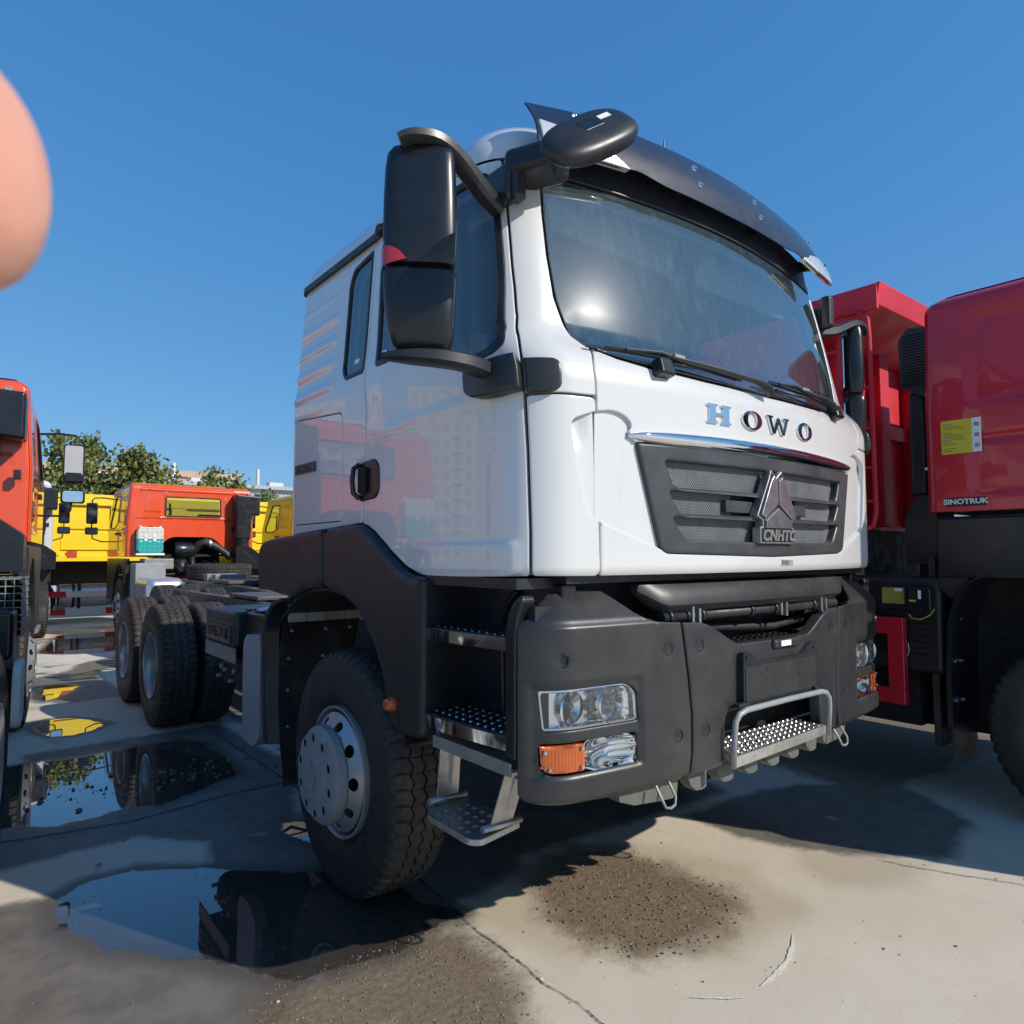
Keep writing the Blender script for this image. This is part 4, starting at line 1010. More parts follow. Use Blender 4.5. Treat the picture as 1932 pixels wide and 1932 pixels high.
for x in (-.60, -.50, -.41, -.08, .10, .17, .42, .52): mb.cyl((x - .012, -1.478, 1.338), (x + .012, -1.478, 1.338), .027, 12)
mb.build('tube_clamp', M['black'], tb)
mb = MB()
for x in (-.49, .12, .46): mb.box((x, -1.50, 1.345), (.012, .02, .07)).box((x + .04, -1.50, 1.335), (.012, .02, .06))
mb.build('clip', M['steel'], tb)
mb = MB()
for x in (-.55, -.3, .0, .35, .6): mb.tube([(x, -1.42, 1.30), (x + .05, -1.44, 1.36), (x + .12, -1.42, 1.44)], .012, 6)
mb.tube([(-.7, -1.40, 1.25), (-.3, -1.42, 1.28), (.2, -1.41, 1.25), (.7, -1.40, 1.29)], .018, 8)
mb.build('hose', M['hose'], T_)
# ---------------------------------------------------------------- entry steps, fender, running gear of the white truck
PL2 = M['plastic2']
def step_side(s):
    q = lambda x, y, z: (s * x, y, z)
    # stair wall behind the steps and front post
    mb = MB(); mb.hexa([q(1.02, -1.36, .86), q(1.02, -.80, .86), q(.96, -.80, .86), q(.96, -1.36, .86), q(1.05, -1.40, 1.47), q(1.05, -.80, 1.47), q(.98, -.80, 1.47), q(.98, -1.40, 1.47)])
    wl = mb.build('stair_wall', M['plastic2'], T_, bevel=.01)
    MB().bb(s * .97, s * 1.20, -.83, -.79, .86, 1.475).bb(s * 1.0, s * 1.215, -1.36, -.80, 1.455, 1.49).build('stair_side', M['plastic3'], wl)
    mb = MB(); mb.tube([q(1.03, -1.06, .98), q(1.035, -1.06, 1.22), q(1.045, -1.07, 1.33), q(1.055, -1.12, 1.40), q(1.06, -1.18, 1.44)], .014, 8); mb.build('moulded_rib', M['plastic2'], wl)
    P = [(-1.300, .905), (-1.300, 1.33), (-1.312, 1.375), (-1.34, 1.415), (-1.375, 1.44), (-1.39, 1.42), (-1.365, 1.37), (-1.352, 1.30), (-1.350, .905)]
    mb = MB().prism(P, lambda u, v, d: (s * (1.215 - d), u, v), 0, .06); mb.build('front_post', M['plastic2'], T_, bevel=.010, seg=3)
    MB().prism([(-1.40, .80), (-1.33, .80), (-1.33, 1.40), (-1.40, 1.40)], lambda u, v, d: (s * (1.17 - d), u, v), 0, .15).build('post_return', M['black'], T_)
    for z0, z1, xo in ((1.250, 1.292, 1.232), (.928, .972, 1.240)):
        S_ = [(-1.316, xo - .035), (-.815, xo), (-.815, 1.03), (-1.316, 1.03)]
        mb = MB(); mb.prism(rp([(-1.316, xo - .030), (-1.0, xo + .004), (-.83, xo), (-.812, xo - .05), (-.815, 1.03), (-1.316, 1.03)], [.01, .05, .02, .02, .005, .005]), lambda u, v, d: (s * v, u, z0 + d), 0, z1 - z0)
        o = mb.build('cab_step', M['chrome'], T_, bevel=.006, seg=3)
        mb = MB(); mb.prism([(-1.312, xo - .045), (-1.0, xo - .012), (-.835, xo - .015), (-.825, 1.035), (-1.312, 1.035)], lambda u, v, d: (s * v, u, z1 + d), .0005, .003)
        mb.build('tread_plate', M['black'], o)
        mb = MB()
        for i in range(11):
            for j in range(4):
                y = -1.29 + .045 * i + (.022 if j % 2 else 0); x = xo - .055 - .045 * j
                if y < -.84: mb.lathe([(z1 + .003, .010), (z1 + .008, .006), (z1 + .009, .002)], axis='Z', c=(s * x, y, 0), n=8)
        mb.build('tread_stud', M['chrome'], o)['kind'] = 'stuff'
    # folding lower step
    br = MB().hexa([q(1.215, -1.33, .862), q(1.215, -.86, .862), q(1.0, -.86, .862), q(1.0, -1.33, .862), q(1.215, -1.33, .874), q(1.215, -.86, .874), q(1.0, -.86, .874), q(1.0, -1.33, .874)])
    br.bb(s * 1.21, s * 1.218, -1.33, -.86, .850, .895); br.bb(s * 1.0, s * 1.2, -.865, -.857, .862, .92)
    b = br.build('step_bracket', M['steel_dull'], T_, bevel=.003)
    O = rp([(-.855, 1.238), (-1.13, 1.245), (-1.165, 1.215), (-1.12, 1.00), (-.80, 1.02), (-.80, 1.19)], [.02, .03, .03, .02, .02, .02])
    holes = []
    for i in range(6):
        for j in range(4):
            y = -.865 - .048 * i - (.0 if j % 2 else .024); x = 1.215 - .05 * j
            if y > -1.125: holes.append([(y + .0125 * math.cos(t), x + .0125 * math.sin(t)) for t in [2 * PI * k / 12 for k in range(12)]])
    SP = lambda u, v: (s * v, u, .605 + 0 * u)
    fs = panel('folding_step', O, SP, M['steel'], T_, holes=holes, step=.05, thick=.022, rnd=.004, flip=s > 0)
    for y0, y1, nm in ((-.82, -.795, 'r'), (-1.235, -1.14, 'f')):
        mb = MB(); zt, zb = .852, .632
        xa, xb = (1.145, 1.06)
        ya, yb = (y0, y1)
        # tapered pressed-steel arm
        mb.hexa([q(xa + .012, yb - .004, zb), q(xa + .012, yb + .004, zb), q(xb - .002, yb + .004, zb), q(xb - .002, yb - .004, zb), q(xa + .012, ya - .004, zt), q(xa + .012, ya + .004, zt), q(xb - .0, ya + .004, zt), q(xb, ya - .004, zt)])
        a = mb.build('step_arm', M['steel'], fs, bevel=.002)
        mb = MB().tube([q((xa + xb) / 2, yb * .85 + ya * .15 - .006, zb + .05), q((xa + xb) / 2, yb * .2 + ya * .8 - .006, zt - .05)], .008, 8); mb.build('arm_rib', M['steel'], a)
        mb = MB().cyl(q(1.19, yb, .622), q(1.02, yb, .622), .013, 12).cyl(q(1.16, ya, .846), q(1.10, ya, .846), .014, 12); mb.build('hinge_pin', M['steel'], a)
    # arch panel: two pieces with a seam
    inner = [(.70, 1.215), (.62, 1.27), (.50, 1.335), (.31, 1.382), (.09, 1.398)]
    inner2 = [(.085, 1.398), (-.127, 1.374), (-.26, 1.328), (-.334, 1.278), (-.424, 1.193), (-.49, 1.09), (-.525, .985), (-.545, .91), (-.56, .870)]
    rearp = [(1.02, 1.395), (1.03, 1.56), (1.0, 1.615), (.93, 1.65), (.66, 1.668), (.10, 1.694), (.095, 1.46), (.092, 1.398)] + inner[::-1][1:] + [(.70, 1.36), (.85, 1.385)]
    rearp = [(1.02, 1.372), (1.035, 1.58), (1.00, 1.632), (.93, 1.655), (.66, 1.670), (.10, 1.695), (.092, 1.398)] + inner[::-1][1:3] + [(.62, 1.345)]
    frontp = [(.088, 1.697), (-.02, 1.700), (-.20, 1.706), (-.28, 1.702), (-.36, 1.676), (-.45, 1.628), (-.55, 1.568), (-.652, 1.516), (-.73, 1.488), (-.832, 1.478), (-.834, 1.10), (-.834, .885), (-.79, .866), (-.68, .862)] + inner2[::-1]
    def arch(P, nm, r):
        def S(u, v):
            # bulge outwards, rolling over at the top edge
            rr = np.sqrt((u - .10) ** 2 + (v - .62) ** 2)
            o = .018 * sm(.72, .84, rr)
            return s * (1.245 + o), u, v
        panel(nm, rp(P, r, 4), S, M['plastic3'], T_, thick=.14, rnd=.035, step=.03, ostep=.02, flip=s < 0)
    arch(rearp, 'fender_rear', [.02, .05, .05, .05, .03, .004, .004] + [0] * (len(rearp) - 7))
    arch(frontp, 'fender_front', [.004, .05, .08, .08, .08, .08, .08, .08, .04, .02, .05, .03, .03, .03] + [.02] * (len(frontp) - 15) + [.004])
    # arch liner: a bent sheet over the wheel
    L = [(.74, 1.19)] + inner[1:] + inner2[1:] + [(-.64, .85), (-.66, .80)]
    mb = MB(); mb.loft([[q(1.22, y, z - .002), q(.66, y, z - .002), q(.66, y, z + .012), q(1.22, y, z + .012)] for y, z in L], smooth=True)
    mb.build('wheel_arch_liner', M['black'], T_)
    MB().bb(s * 1.18, s * .60, .72, .78, 1.38, 1.62).build('fender_stay', M['black'], T_)
    # rear guard strip and rubber flap
    mb = MB(); pr = [(.66, 1.33), (.78, 1.30), (.90, 1.22), (.95, 1.12), (.93, .90), (.90, .70), (.86, .52)]
    mb.loft([[q(1.262, y, z), q(1.18, y, z), q(1.18, y - .10, z - .01), q(1.262, y - .05, z - .01)] for y, z in pr]); mb.build('rear_guard', PL2, T_, bevel=.008)
    mb = MB(); mb.loft([[q(1.20, y, z), q(.74, y, z), q(.74, y + .008, z), q(1.20, y + .008, z)] for y, z in ((.69, 1.22), (.74, 1.18), (.80, 1.0), (.80, .75), (.76, .50), (.72, .38), (.70, .30))], smooth=True)
    fo = mb.build('mud_flap', M['flap'], T_)
    mb = MB()
    for y, z in ((.715, 1.20), (.745, 1.14), (.785, .98), (.795, .80), (.78, .60)):
        for x in (1.15, .95, .8): mb.lathe([(0, .012), (-.006, .008), (-.007, 0)], axis='Y', c=(s * x, y - .004, z), n=8)
    mb.build('flap_rivet', M['steel'], fo)
    # quilted pads hung across the back of the arch
    for i in range(2):
        for j in range(5):
            x0 = .64 + .115 * j + (.05 if i else 0); z0 = 1.195 + .088 * i; x1 = min(x0 + .112, 1.20)
            MB().bb(s * x0, s * x1, .655 + .01 * i, .685, z0, z0 + .086).build('quilted_pad', M['insul'], T_, bevel=.006)
    MB().hexa([q(.62, -.5, 1.25), q(.62, .62, 1.25), q(.60, .62, 1.25), q(.60, -.5, 1.25), q(.62, -.5, 1.60), q(.62, .62, 1.60), q(.60, .62, 1.60), q(.60, -.5, 1.60)]).build('engine_insulation', M['insul'], T_)
    # amber marker on the arch
    mb = MB().lathe([(0, .030), (s * .016, .030), (s * .034, .022), (s * .038, .012), (s * .038, 0)], axis='X', c=(0, 0, 0), n=8)
    mb.build('side_marker', M['amber'], T_, loc=(s * 1.262, -.635, .978), bevel=.002)
both(step_side)
for s in (-1, 1): front_wheel(T_, s * 1.212, 0, s)
for y in (4.0, 5.35):
    for s in (-1, 1): rear_wheel(T_, s * 1.245, y, s)
MB().bb(-.95, .95, -.07, .07, .48, .60).build('front_axle', M['dark'], T_, bevel=.02)
for y in (4.0, 5.35):
    mb = MB().cyl((-1.0, y, .55), (1.0, y, .55), .085, 14); mb.lathe([(-.26, .1), (-.16, .22), (0, .26), (.16, .22), (.26, .1)], axis='X', c=(0, y, .58), n=20)
    mb.build('rear_axle', M['dark'], T_)
rails(T_, -1.1, 6.35)
MB().bb(-.30, .30, -.9, .9, .62, 1.42).build('engine_block', M['dark'], T_, bevel=.05)
for s in (-1, 1):
    mb = MB()
    for k in range(6): mb.box((s * .52, 0, .72 + .018 * k), (.09, 1.5 - .18 * k, .014))
    mb.build('leaf_spring', M['dark'], T_)
    mb = MB()
    for k in range(8): mb.box((s * .52, 4.68, .86 + .022 * k), (.10, 1.4 - .13 * (7 - k) * .9, .018))
    mb.build('leaf_spring', M['dark'], T_)
# battery case, sheet on top, air tanks, side shield (image-left side)
mb = MB().bb(-1.24, -.74, 1.50, 2.18, .965, 1.20)
bx = mb.build('battery_case', M['plastic'], T_, bevel=.03, seg=3)
mb = MB().bb(-1.252, -1.22, 1.56, 2.12, .99, 1.10).bb(-1.250, -1.2, 1.53, 2.15, 1.125, 1.132); mb.build('moulded_band', M['plastic'], bx, bevel=.008)
text('lettering', 'SINOTRUK', .085, M['plastic'], bx, (-1.254, 1.84, 1.045), (PI / 2, 0, -PI / 2), depth=.006, offset=.002, sx=1.05)
mb = MB()
for i in range(7): mb.box((-1.13 + .055 * i, 1.56 + .02 * i * 0, 1.205), (.028, .06, .014))
mb.build('lid_rib', M['plastic'], bx)
MB().bb(-1.235, -1.225, 1.50, 2.18, .87, .965).build('tray_skirt', M['steel_dull'], bx)
sh_ = MB(); rings = []
for i in range(13):
    u = i / 12; h = .07 * math.sin(PI * min(1, u * 1.02)) ** .6 + .004
    rings.append([(-1.16 + .40 * j / 8 + .01 * math.sin(7 * u + j), 1.42 - .75 * u + .012 * math.sin(j * 2.1), 1.205 + h * (math.sin(PI * (j + .3) / 8.6) ** .5) + .004 * math.sin(j * 3 + i * 2)) for j in range(9)])
sh_.loft(rings, cap=False, closed=False); sh_.build('wrapped_cover', M['bluewrap'], T_)
MB().bb(-1.18, -.74, 1.02, 1.46, 1.03, 1.205).build('tool_locker', M['plastic2'], T_, bevel=.02)
for y, z in ((1.72, .80), (2.0, .80), (1.86, .86)):
    mb = MB().lathe([(-.04, 0), (-.035, .05), (-.015, .105), (.02, .125), (.45, .125), (.48, .1), (.50, 0)], axis='X', n=24)
    o = mb.build('air_tank', M['dark'], T_, loc=(-1.12, y, z - .03))
    MB().cyl((-.06, 0, .02), (-.03, 0, .02), .02, 8).cyl((-.07, .04, -.05), (-.03, .04, -.05), .014, 8).build('drain_valve', M['steel_dull'], o)
SS = rp([(.95, .52), (1.05, .44), (1.26, .46), (1.27, 1.02), (1.22, 1.085), (1.02, 1.10), (.95, 1.09)], [.02, .08, .06, .06, .05, .05, .01])
MB().prism(SS, lambda u, v, d: (-1.255 + d, u, v), 0, .07).build('side_shield', M['hub'], T_, bevel=.010, seg=3)
# clutter between the rails
mb = MB().cyl((.15, 2.6, 1.02), (.15, 3.5, 1.0), .06, 12).cyl((0, 1.0, .95), (0, 4.0, .70), .05, 12); mb.build('drive_shaft', M['dark'], T_)
mb = MB(); 
for y in (1.2, 1.45, 1.75, 2.5, 2.9, 3.2): mb.tube([(-.36, y, 1.05), (-.2, y + .1, 1.18), (0, y + .05, 1.15), (.2, y + .15, 1.19), (.36, y + .1, 1.06)], .014, 6)
mb.build('hose', M['hose'], T_)
mb = MB().bb(.46, .98, 1.3, 2.7, .55, 1.15); mb.build('fuel_tank', M['tank'], T_, bevel=.12, seg=5)
mb = MB().bb(-.30, .32, 2.05, 2.30, 1.10, 1.28).bb(-.10, .30, 2.32, 2.42, 1.12, 1.20); o = mb.build('valve_block', M['frame'], T_, bevel=.01)
mb = MB()
for i in range(6): mb.cyl((-.2 + .09 * i, 2.18, 1.28), (-.2 + .09 * i, 2.18, 1.33), .018, 8)
mb.build('fitting', M['steel'], o)
MB().cyl((-.22, 2.10, .95), (-.22, 2.10, 1.12), .03, 10).cyl((-.10, 2.14, .95), (-.10, 2.14, 1.12), .03, 10).build('support_post', M['steel'], T_)
MB().bb(-.42, .42, 3.55, 4.45, 1.13, 1.17).build('turntable_plate', M['frame'], T_, bevel=.01)
MB().bb(-1.1, 1.1, 6.30, 6.36, .80, 1.0).build('rear_beam', M['frame'], T_, bevel=.01)
for s in (-1, 1):
    mb = MB().bb(s * .75, s * 1.15, 6.30, 6.33, .62, .76); mb.build('tail_lamp', M['redlens'], T_, bevel=.008)
# ---------------------------------------------------------------- the other trucks: a boxier cab, seen mostly from behind
hoP, hoE, hoL = mkplan(0, .006, 1.17, .055, 2.12, .16)   # s = 0 is the middle of the rear wall, which faces -Y
def ho0(s, z):
    x, y = hoP(s); t = np.clip((z - 2.15) / .75, 0, 1.1)
    y = y - .30 * np.clip((y - 1.2) / .9, 0, 1) * t
    x = x * (1 - .045 * t)
    q = np.clip((z - 2.83) / .095, 0, .9999); ins = .10 * (1 - np.sqrt(1 - q * q))
    return x * (1 - ins / 1.15), 1.0 + (y - 1.0) * (1 - ins), z + 0 * x
def rrect(x0, x1, z0, z1, r): return rp([(x0, z0), (x1, z0), (x1, z1), (x0, z1)], r)
def boxm(s, z, x0, x1, z0, z1, w=.018):
    return sm(x0, x0 + w, s) * (1 - sm(x1 - w, x1, s)) * sm(z0, z0 + w, z) * (1 - sm(z1 - w, z1, z))
def hoD(s, z):
    d = -.014 * boxm(s, z, -.97, -.52, 2.32, 2.74) + .010 * boxm(s, z, -.90, -.59, 2.38, 2.69)
    d = d - .012 * boxm(s, z, -1.03, 1.03, 2.17, 2.27, .012) + .012 * boxm(s, z, -1.0, .80, 2.79, 2.85, .015)
    d = d - .010 * boxm(s, z, -.60, .62, 2.28, 2.74, .02)
    a = np.abs(s); 
    for x0, x1, z0, z1 in ((1.40, 2.0, 2.18, 2.76), (1.40, 2.0, 1.62, 2.02)):
        d = d - .020 * boxm(a, z, x0, x1, z0, z1, .05) + .012 * boxm(a, z, x0 + .06, x1 - .06, z0 + .06, z1 - .06, .03)
    return d
HO = with_disp(ho0, hoD)
INTAKE = [(1.53, 1.55), (1.53, 1.55)]
def howo(name, label, paint, loc, ix=0., cx_=0., mx=1.50, wy=.70, rz=0., zo=0., tank=True, intake=True, arch=True, group=None, glass_m=None, side_glass=True, spare=False, chassis=None, mirrors=True):
    t = thing(name, label, 'truck', (loc[0], loc[1], 0), rz, group)
    Z = lambda S: (lambda a, b: (lambda r: (r[0], r[1], r[2] + zo))(S(a, b)))
    S = Z(HO); S0 = Z(ho0)
    win = rrect(-.52, .53, 2.305, 2.70, .05)
    out = [(-1.145, 1.53), (-.62, 1.53), (-.60, 1.72), (-.42, 1.915), (.36, 1.915), (.58, 1.72), (.60, 1.53), (1.145, 1.53), (1.145, 2.92), (-1.145, 2.92)]
    if not arch: out = [out[0], (1.145, 1.53), (1.145, 2.92), (-1.145, 2.92)]
    bk = panel('rear_wall', rp(out, [.01, .02, .10, .12, .12, .10, .02, .01, .01, .01][:len(out)]), S, paint, t, holes=[win], thick=.04, step=.025, rnd=.006, ostep=.03)
    panel('window_seal', win, S0, M['black'], bk, holes=[grow(win, -.022)], off=.0, thick=.03, rnd=.004, step=0)
    panel('window_glass', grow(win, -.018), S0, M['farglass'], bk, off=-.012, thick=.003, rnd=0, step=.2)
    for s in (-1, 1):
        dw = rp([(2.02, 2.17), (2.03, 2.74), (2.62, 2.74), (2.93, 2.22), (2.90, 2.10), (2.4, 2.08)], .04)
        f = lambda P: P if s > 0 else mir(P)
        o = [(1.15, 1.53), (1.15, 2.92), (3.12, 2.92), (3.12, 1.53)]
        sd = panel('side_panel', f(o), S, paint, t, holes=[f(dw)], thick=.04, step=.04, rnd=.004)
        panel('window_seal', f(dw), S0, M['black'], sd, holes=[f(grow(dw, -.03))], off=.004, thick=.03, rnd=.004, step=0)
        if side_glass: panel('window_glass', f(grow(dw, -.02)), S0, M['farglass'], sd, off=-.01, thick=.003, rnd=0, step=.2)
        mb = MB(); gx = lambda a, z: S(np.array([s * a]), np.array([z]))
        for a0 in (2.0, 2.98):
            mb.loft([[tuple(float(c[0]) + e * k for c, k in zip(gx(a0 + w_, z), (s * .0, 0, 0))) for e, w_ in ((0, -.004), (0, .004))] for z in np.linspace(1.55, 2.78, 8)], cap=False, closed=False)
        q = S(np.array([s * 2.10]), np.array([2.0])); MB().box((float(q[0][0]) + s * .012, float(q[1][0]), 1.98 + zo), (.03, .18, .05)).build('door_handle', M['black'], sd, bevel=.01)
    fr = [(-3.14, 1.53), (-3.14, 2.92), (-hoL - 1.0, 2.92), (-hoL - 1.0, 1.53)]
    W2 = 1.0
    mb = MB(); mb.bb(-1.08, 1.08, 2.10, 2.13, 1.53 + zo, 2.08 + zo)
    mb.build('front_panel', paint, t, bevel=.02)
    mb = MB().hexa([(-1.04, 2.10, 2.08 + zo), (1.04, 2.10, 2.08 + zo), (1.04, 2.12, 2.08 + zo), (-1.04, 2.12, 2.08 + zo), (-.98, 1.84, 2.76 + zo), (.98, 1.84, 2.76 + zo), (.98, 1.86, 2.76 + zo), (-.98, 1.86, 2.76 + zo)])
    mb.build('windshield', M['farglass'], t)
    MB().bb(-.02, .02, 2.0, 2.03, 2.1 + zo, 2.7 + zo).build('sun_visor_divider', M['black'], t)
    mb = MB(); rings = []; L = np.linspace(-hoL - 1.1, hoL + 1.1, 120)[:-1]
    for z in (2.918, 2.9215, 2.9235, 2.9245):
        x, y, zz = ho0(L, np.full(len(L), z)); rings.append([tuple(v) for v in np.array([x, y, zz + zo]).T])
    mb.loft(rings, cap=False); mb.add([(v[0], v[1], v[2] + .012) for v in rings[-1]], [tuple(range(len(L)))], True); mb.build('roof', paint, t)
    MB().bb(-1.05, 1.05, .05, 2.0, 1.53 + zo, 1.58 + zo).build('cab_floor', M['void'], t)
    for x in (-.55, .55): MB().bb(x - .24, x + .24, .9, 1.05, 1.9 + zo, 2.42 + zo).build('seat', M['seat'], t, bevel=.05)
    mb = MB()
    pts = [(-.93, 2.83), (-.78, 2.83), (.83, 2.83), (.96, 2.83), (-.50, 2.775), (-.98, 2.29), (-.52, 2.22), (.60, 2.70)]
    for u, v in pts:
        p = S(np.array([u]), np.array([v])); mb.cyl((u, float(p[1][0]) - .01, v + zo), (u, float(p[1][0]) + .01, v + zo), .014, 8)
    mb.build('rear_bolt', M['steel'], bk)['kind'] = 'stuff'
    if arch:
        mb = MB().bb(-.62, .62, .42, .46, 1.40 + zo, 1.93 + zo).bb(-.62, .62, .02, .44, 1.905 + zo, 1.93 + zo); mb.build('tunnel_lining', M['void'], t)
        mb = MB().lathe([(-.30, 0), (-.30, .15), (-.24, .165), (-.1, .165), (-.08, .155), (.02, .15), (.10, .10)], axis='X', c=(-.02, .10, 1.66 + zo), n=20)
        ac = mb.build('turbo_housing', M['plastic2'], t)
        mb = MB().tube([(.05, .06, 1.66 + zo), (.12, -.02, 1.78 + zo), (.22, -.05, 1.82 + zo), (.40, -.06, 1.74 + zo), (.58, -.08, 1.62 + zo), (.70, -.10, 1.50 + zo)], [.08, .08, .08, .075, .07, .07], 12); mb.build('intake_duct', M['hose'], t)
        MB().lathe([(-.02, .085), (.02, .085)], axis='X', c=(.30, -.055, 1.79 + zo), n=16).build('band_clamp', M['steel'], t)
    if intake:
        y0 = -.30
        mb = MB().hexa([(.73 + ix, y0, 2.42 + zo), (1.20 + ix, y0, 2.36 + zo), (1.20 + ix, -.03, 2.36 + zo), (.73 + ix, -.03, 2.42 + zo), (.73 + ix, y0, 2.78 + zo), (1.20 + ix, y0, 2.76 + zo), (1.20 + ix, -.03, 2.76 + zo), (.73 + ix, -.03, 2.78 + zo)])
        sn = mb.build('air_intake', M['plastic2'], t, bevel=.03, seg=3)
        MB().hexa([(.74 + cx_, y0 - .01, 1.88 + zo), (1.02 + cx_, y0 - .01, 1.88 + zo), (1.02 + cx_, -.04, 1.88 + zo), (.74 + cx_, -.04, 1.88 + zo), (.74 + cx_, y0, 2.50 + zo), (1.04 + cx_, y0, 2.50 + zo), (1.04 + cx_, -.04, 2.50 + zo), (.74 + cx_, -.04, 2.50 + zo)]).build('intake_column', M['plastic2'], sn, bevel=.03, seg=3)
        mb = MB().lathe([(z, .135 + (.012 if i % 2 else 0)) for i, z in enumerate(np.linspace(1.73, 1.90, 14))], axis='Z', c=(.88 + cx_, -.17, zo), n=20); mb.build('bellows', M['hose'], sn)
        P = rp([(.73, 1.50), (.74, 1.73), (1.00, 1.73), (1.20, 1.58), (1.20, 1.28), (.86, 1.28), (.73, 1.40)], .03); P = [(a + cx_ * .5, b) for a, b in P]
        mb = MB().prism(P, lambda u, v, d: (u, y0 - .03 + d, v + zo), 0, .30); rb = mb.build('resonator', M['plastic2'], sn, bevel=.02, seg=3)
        MB().prism(rp([(.84, 1.66), (.88, 1.66), (1.08, 1.51), (1.08, 1.48), (1.04, 1.48), (.84, 1.62)], .01), lambda u, v, d: (u, y0 - .033 + d, v + zo), 0, .01).build('moulded_groove', M['void'], rb)
        for x in (.78, 1.0): MB().cyl((x, -.16, 2.80 + zo), (x, -.05, 2.80 + zo), .02, 8).build('intake_bolt', M['steel'], sn)
        for x, q_ in ((.69, .74), (1.04, 1.09)): MB().bb(x, q_, -.12, -.06, 2.05 + zo, 2.13 + zo).build('intake_bracket', M['dark'], sn, bevel=.005)
    if tank:
        body = rrect(-1.00, -.56, 1.60, 2.09, .07)
        f = lambda u, v: (u, -.20 + 0 * u - .005 * np.clip(np.abs(np.sin((u + 1.0) * PI / .074)) ** .5, 0, 1) * 1 - .005 * np.abs(np.sin((v - 1.6) * PI / .075)) ** .5, v + zo)
        k = NT('coolant_bottle_' + name); sp = k.n('SeparateXYZ'); k.l(k.co(), sp.inputs[0])
        k.set(Base_Color=k.mix(k.ramp(sp.outputs[2], 1.868 + zo, 1.872 + zo), (.03, .36, .34), (.62, .60, .55)), Roughness=.25, Coat_Weight=.5)
        tk = panel('coolant_bottle', body, f, k.m, t, thick=.16, rnd=.02, step=.012)
        for x, z in ((-.87, 1.92), (-.87, 1.85), (-.72, 1.92), (-.72, 1.85)): MB().bb(x - .025, x + .025, -.218, -.214, z - .025 + zo, z + .025 + zo).build('bottle_label', M['label'], tk)
        for x in (-.95, -.78, -.61): MB().cyl((x, -.12, 2.07 + zo), (x, -.12, 2.115 + zo), .022 if x == -.78 else .016, 10).build('bottle_cap', M['black'] if x == -.78 else M['label'], tk)
        MB().bb(-1.02, -.54, -.19, -.02, 1.56 + zo, 1.60 + zo).build('bottle_tray', M['label'], tk, bevel=.005)
        mb = MB().tube([(-.9, -.1, 1.56 + zo), (-.7, -.14, 1.50 + zo), (-.5, -.1, 1.53 + zo), (-.38, -.02, 1.50 + zo)], .012, 6).tube([(-.6, -.15, 1.56 + zo), (-.42, -.2, 1.45 + zo), (-.40, -.25, 1.25)], .008, 6); mb.build('wiring', M['hose'], t)
    if mirrors:
        for s in (-1, 1):
            x = s * mx; xe = s * 1.13
            mb = MB().tube([(xe, 1.78, 2.72 + zo), (s * 1.30, 1.80, 2.74 + zo), (s * 1.46, 1.80, 2.73 + zo), (x, 1.80, 2.68 + zo), (x, 1.80, 2.1 + zo), (x - s * .02, 1.80, 1.90 + zo), (s * 1.32, 1.82, 1.84 + zo), (xe, 1.84, 1.84 + zo)], .013, 6)
            ma = mb.build('mirror_frame', M['black'], t)
            MB().bb(x - .10, x + .10, 1.76, 1.84, 2.20 + zo, 2.63 + zo).build('mirror_housing', M['plastic2'], ma, bevel=.03, seg=3)
            MB().prism(rrect(x - .085, x + .085, 2.22 + zo, 2.61 + zo, .03), lambda u, v, d: (u, 1.750 - d - (v - 2.41 - zo) * .14, v), 0, .003).build('mirror_glass', M['chrome'], ma)
            MB().bb(x - .115, x + .115, 1.76, 1.83, 1.98 + zo, 2.13 + zo).build('wide_mirror', M['plastic2'], ma, bevel=.03, seg=3)
            MB().prism(rrect(x - .095, x + .095, 1.995 + zo, 2.115 + zo, .03), lambda u, v, d: (u, 1.758 - d, v), 0, .003).build('mirror_glass', M['chrome'], ma)
    # fenders, front wheels, steps under the cab
    for s in (-1, 1):
        A = [(.05, 1.50), (.05, 1.05), (.12, .98), (.20, 1.05), (.32, 1.26), (.55, 1.38), (.85, 1.38), (1.08, 1.26), (1.22, 1.05), (1.30, .85), (1.40, .62), (2.05, .55), (2.10, .9), (2.10, 1.50)]
        MB().prism(A, lambda u, v, d: (s * (1.16 - d), u, v + zo), 0, .08).build('fender', M['plastic'], t, bevel=.02, seg=2)
        front_wheel(t, s * 1.16, wy, s, cover=False)
        MB().bb(s * 1.19, s * 1.12, 1.42, 1.95, .62 + zo, .66 + zo).build('entry_step', M['steel_dull'], t)
        MB().bb(s * 1.1, s * .55, -.02, .02, .35, 1.25 + zo).build('mud_flap', M['flap'], t)
    MB().bb(-1.12, 1.12, 2.08, 2.22, .55 + zo, 1.15 + zo).build('bumper', paint, t, bevel=.04)
    if chassis:
        y1, ax = chassis
        rails(t, y1, 1.9, .86 + zo * .5, 1.12 + zo * .5)
        for y in ax:
            for s in (-1, 1): rear_wheel(t, s * 1.24, y, s)
            MB().cyl((-1, y, .55), (1, y, .55), .085, 12).build('rear_axle', M['dark'], t)
        MB().bb(-.5, .5, y1 - .05, y1, .75, 1.0).build('rear_beam', M['frame'], t, bevel=.01)
    return t
